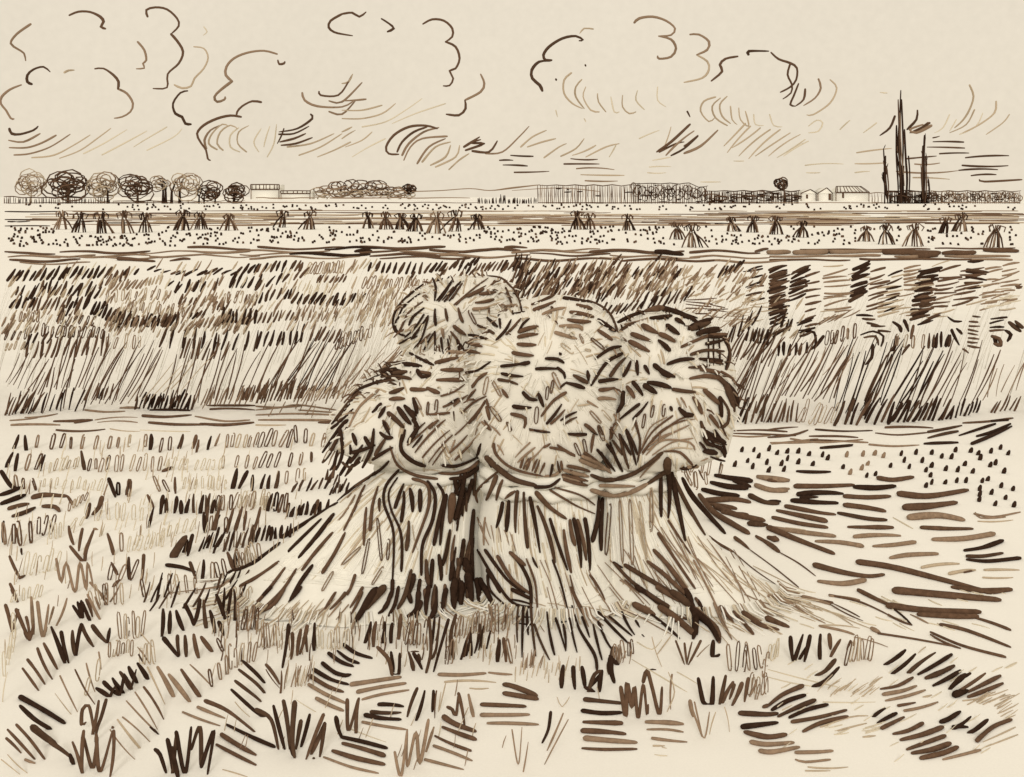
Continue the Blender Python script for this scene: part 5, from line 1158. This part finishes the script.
for _, tone, w, pts, cl in read(STUBBLE):
    if cl:
        D = depth(max(p[1] for p in pts)); s = D / F; od = ru(-.02, .02)
        mb.tube([P(x, y, D + od) for x, y in pts], [.5 * w * s * ru(.8, 1.2) for _ in pts], tone, 5)
    else: lay(mb, tone, w, pts)
tag(mb.build('stubble'), kind='stuff')
for key, ss in groups(read(TUFTS)).items():
    name, cat, lab = key.split('|')
    mb = MB()
    stand = name == 'grass_tuft'
    yl = max(p[1] for s in ss for p in s[3])
    for _, tone, w, pts, cl in ss:
        if cl: at_depth(mb, tone, w, pts, depth(max(p[1] for p in pts)))
        else: lay(mb, tone, w, pts, stand or None if stand else None)
    xs = [v.x for v in mb.v]; ys = [v.y for v in mb.v]
    tag(mb.build(name, origin=((min(xs) + max(xs)) / 2, (min(ys) + max(ys)) / 2, 0)), lab, cat,
        'grass tufts in the foreground' if stand else 'wisps of loose straw in the foreground')

# ---------------------------------------------------------- camera, light, sky
cam = bpy.data.cameras.new('camera'); co = bpy.data.objects.new('camera', cam); col.objects.link(co)
co.location = (0, 0, H); co.rotation_euler = (math.radians(90), 0, 0)
cam.sensor_fit = 'HORIZONTAL'; cam.sensor_width = 36; cam.lens = 36 * F / 1024
cam.shift_y = -(388.5 - HY) / 1024
cam.clip_start = .05; cam.clip_end = 20000
scene.camera = co

SUN_EL, SUN_AZ = 29, 183
sun = bpy.data.lights.new('sun', 'SUN'); so = bpy.data.objects.new('sun', sun); col.objects.link(so)
sun.energy = 1.1; sun.angle = math.radians(12); sun.color = (1, .95, .86)
so.location = (-8, -14, 25)
so.rotation_euler = (math.radians(90 - SUN_EL), 0, math.radians(180 - SUN_AZ))

w = bpy.data.worlds.new('World'); scene.world = w; w.use_nodes = True
nt = w.node_tree; bg = nt.nodes['Background']; bg.inputs['Strength'].default_value = .1
sky = nt.nodes.new('ShaderNodeTexSky'); sky.sky_type = 'NISHITA'; sky.sun_disc = False
sky.sun_elevation = math.radians(SUN_EL); sky.sun_rotation = math.radians(SUN_AZ); sky.dust_density = 8; sky.air_density = 1; sky.ozone_density = .3
tc = nt.nodes.new('ShaderNodeTexCoord')
nz = nt.nodes.new('ShaderNodeTexNoise'); nz.inputs['Scale'].default_value = 150; nz.inputs['Detail'].default_value = 4
nt.links.new(tc.outputs['Generated'], nz.inputs['Vector'])
n2 = nt.nodes.new('ShaderNodeTexNoise'); n2.inputs['Scale'].default_value = 5; n2.inputs['Detail'].default_value = 5
nt.links.new(tc.outputs['Generated'], n2.inputs['Vector'])
ad = nt.nodes.new('ShaderNodeMath'); ad.operation = 'ADD'
nt.links.new(nz.outputs['Fac'], ad.inputs[0]); nt.links.new(n2.outputs['Fac'], ad.inputs[1])
rp = nt.nodes.new('ShaderNodeValToRGB')
SKY = [lin(v) * 10 for v in (239, 227, 206)]
rp.color_ramp.elements[0].position = .3; rp.color_ramp.elements[1].position = .7
hf = nt.nodes.new('ShaderNodeMath'); hf.operation = 'MULTIPLY'; hf.inputs[1].default_value = .5
nt.links.new(ad.outputs[0], hf.inputs[0]); nt.links.new(hf.outputs[0], rp.inputs['Fac'])
rp.color_ramp.elements[0].color = [v * .955 for v in SKY] + [1]; rp.color_ramp.elements[1].color = [v * 1.035 for v in SKY] + [1]
mx = nt.nodes.new('ShaderNodeMix'); mx.data_type = 'RGBA'; mx.inputs['Factor'].default_value = .93
nt.links.new(sky.outputs['Color'], mx.inputs['A']); nt.links.new(rp.outputs['Color'], mx.inputs['B'])
nt.links.new(mx.outputs['Result'], bg.inputs['Color'])
scene.view_settings.view_transform = 'Standard'; scene.view_settings.look = 'None'
scene.view_settings.exposure = 0; scene.view_settings.gamma = 1; scene.view_settings.use_curve_mapping = False
scene.cycles.max_bounces = 8; scene.cycles.diffuse_bounces = 5
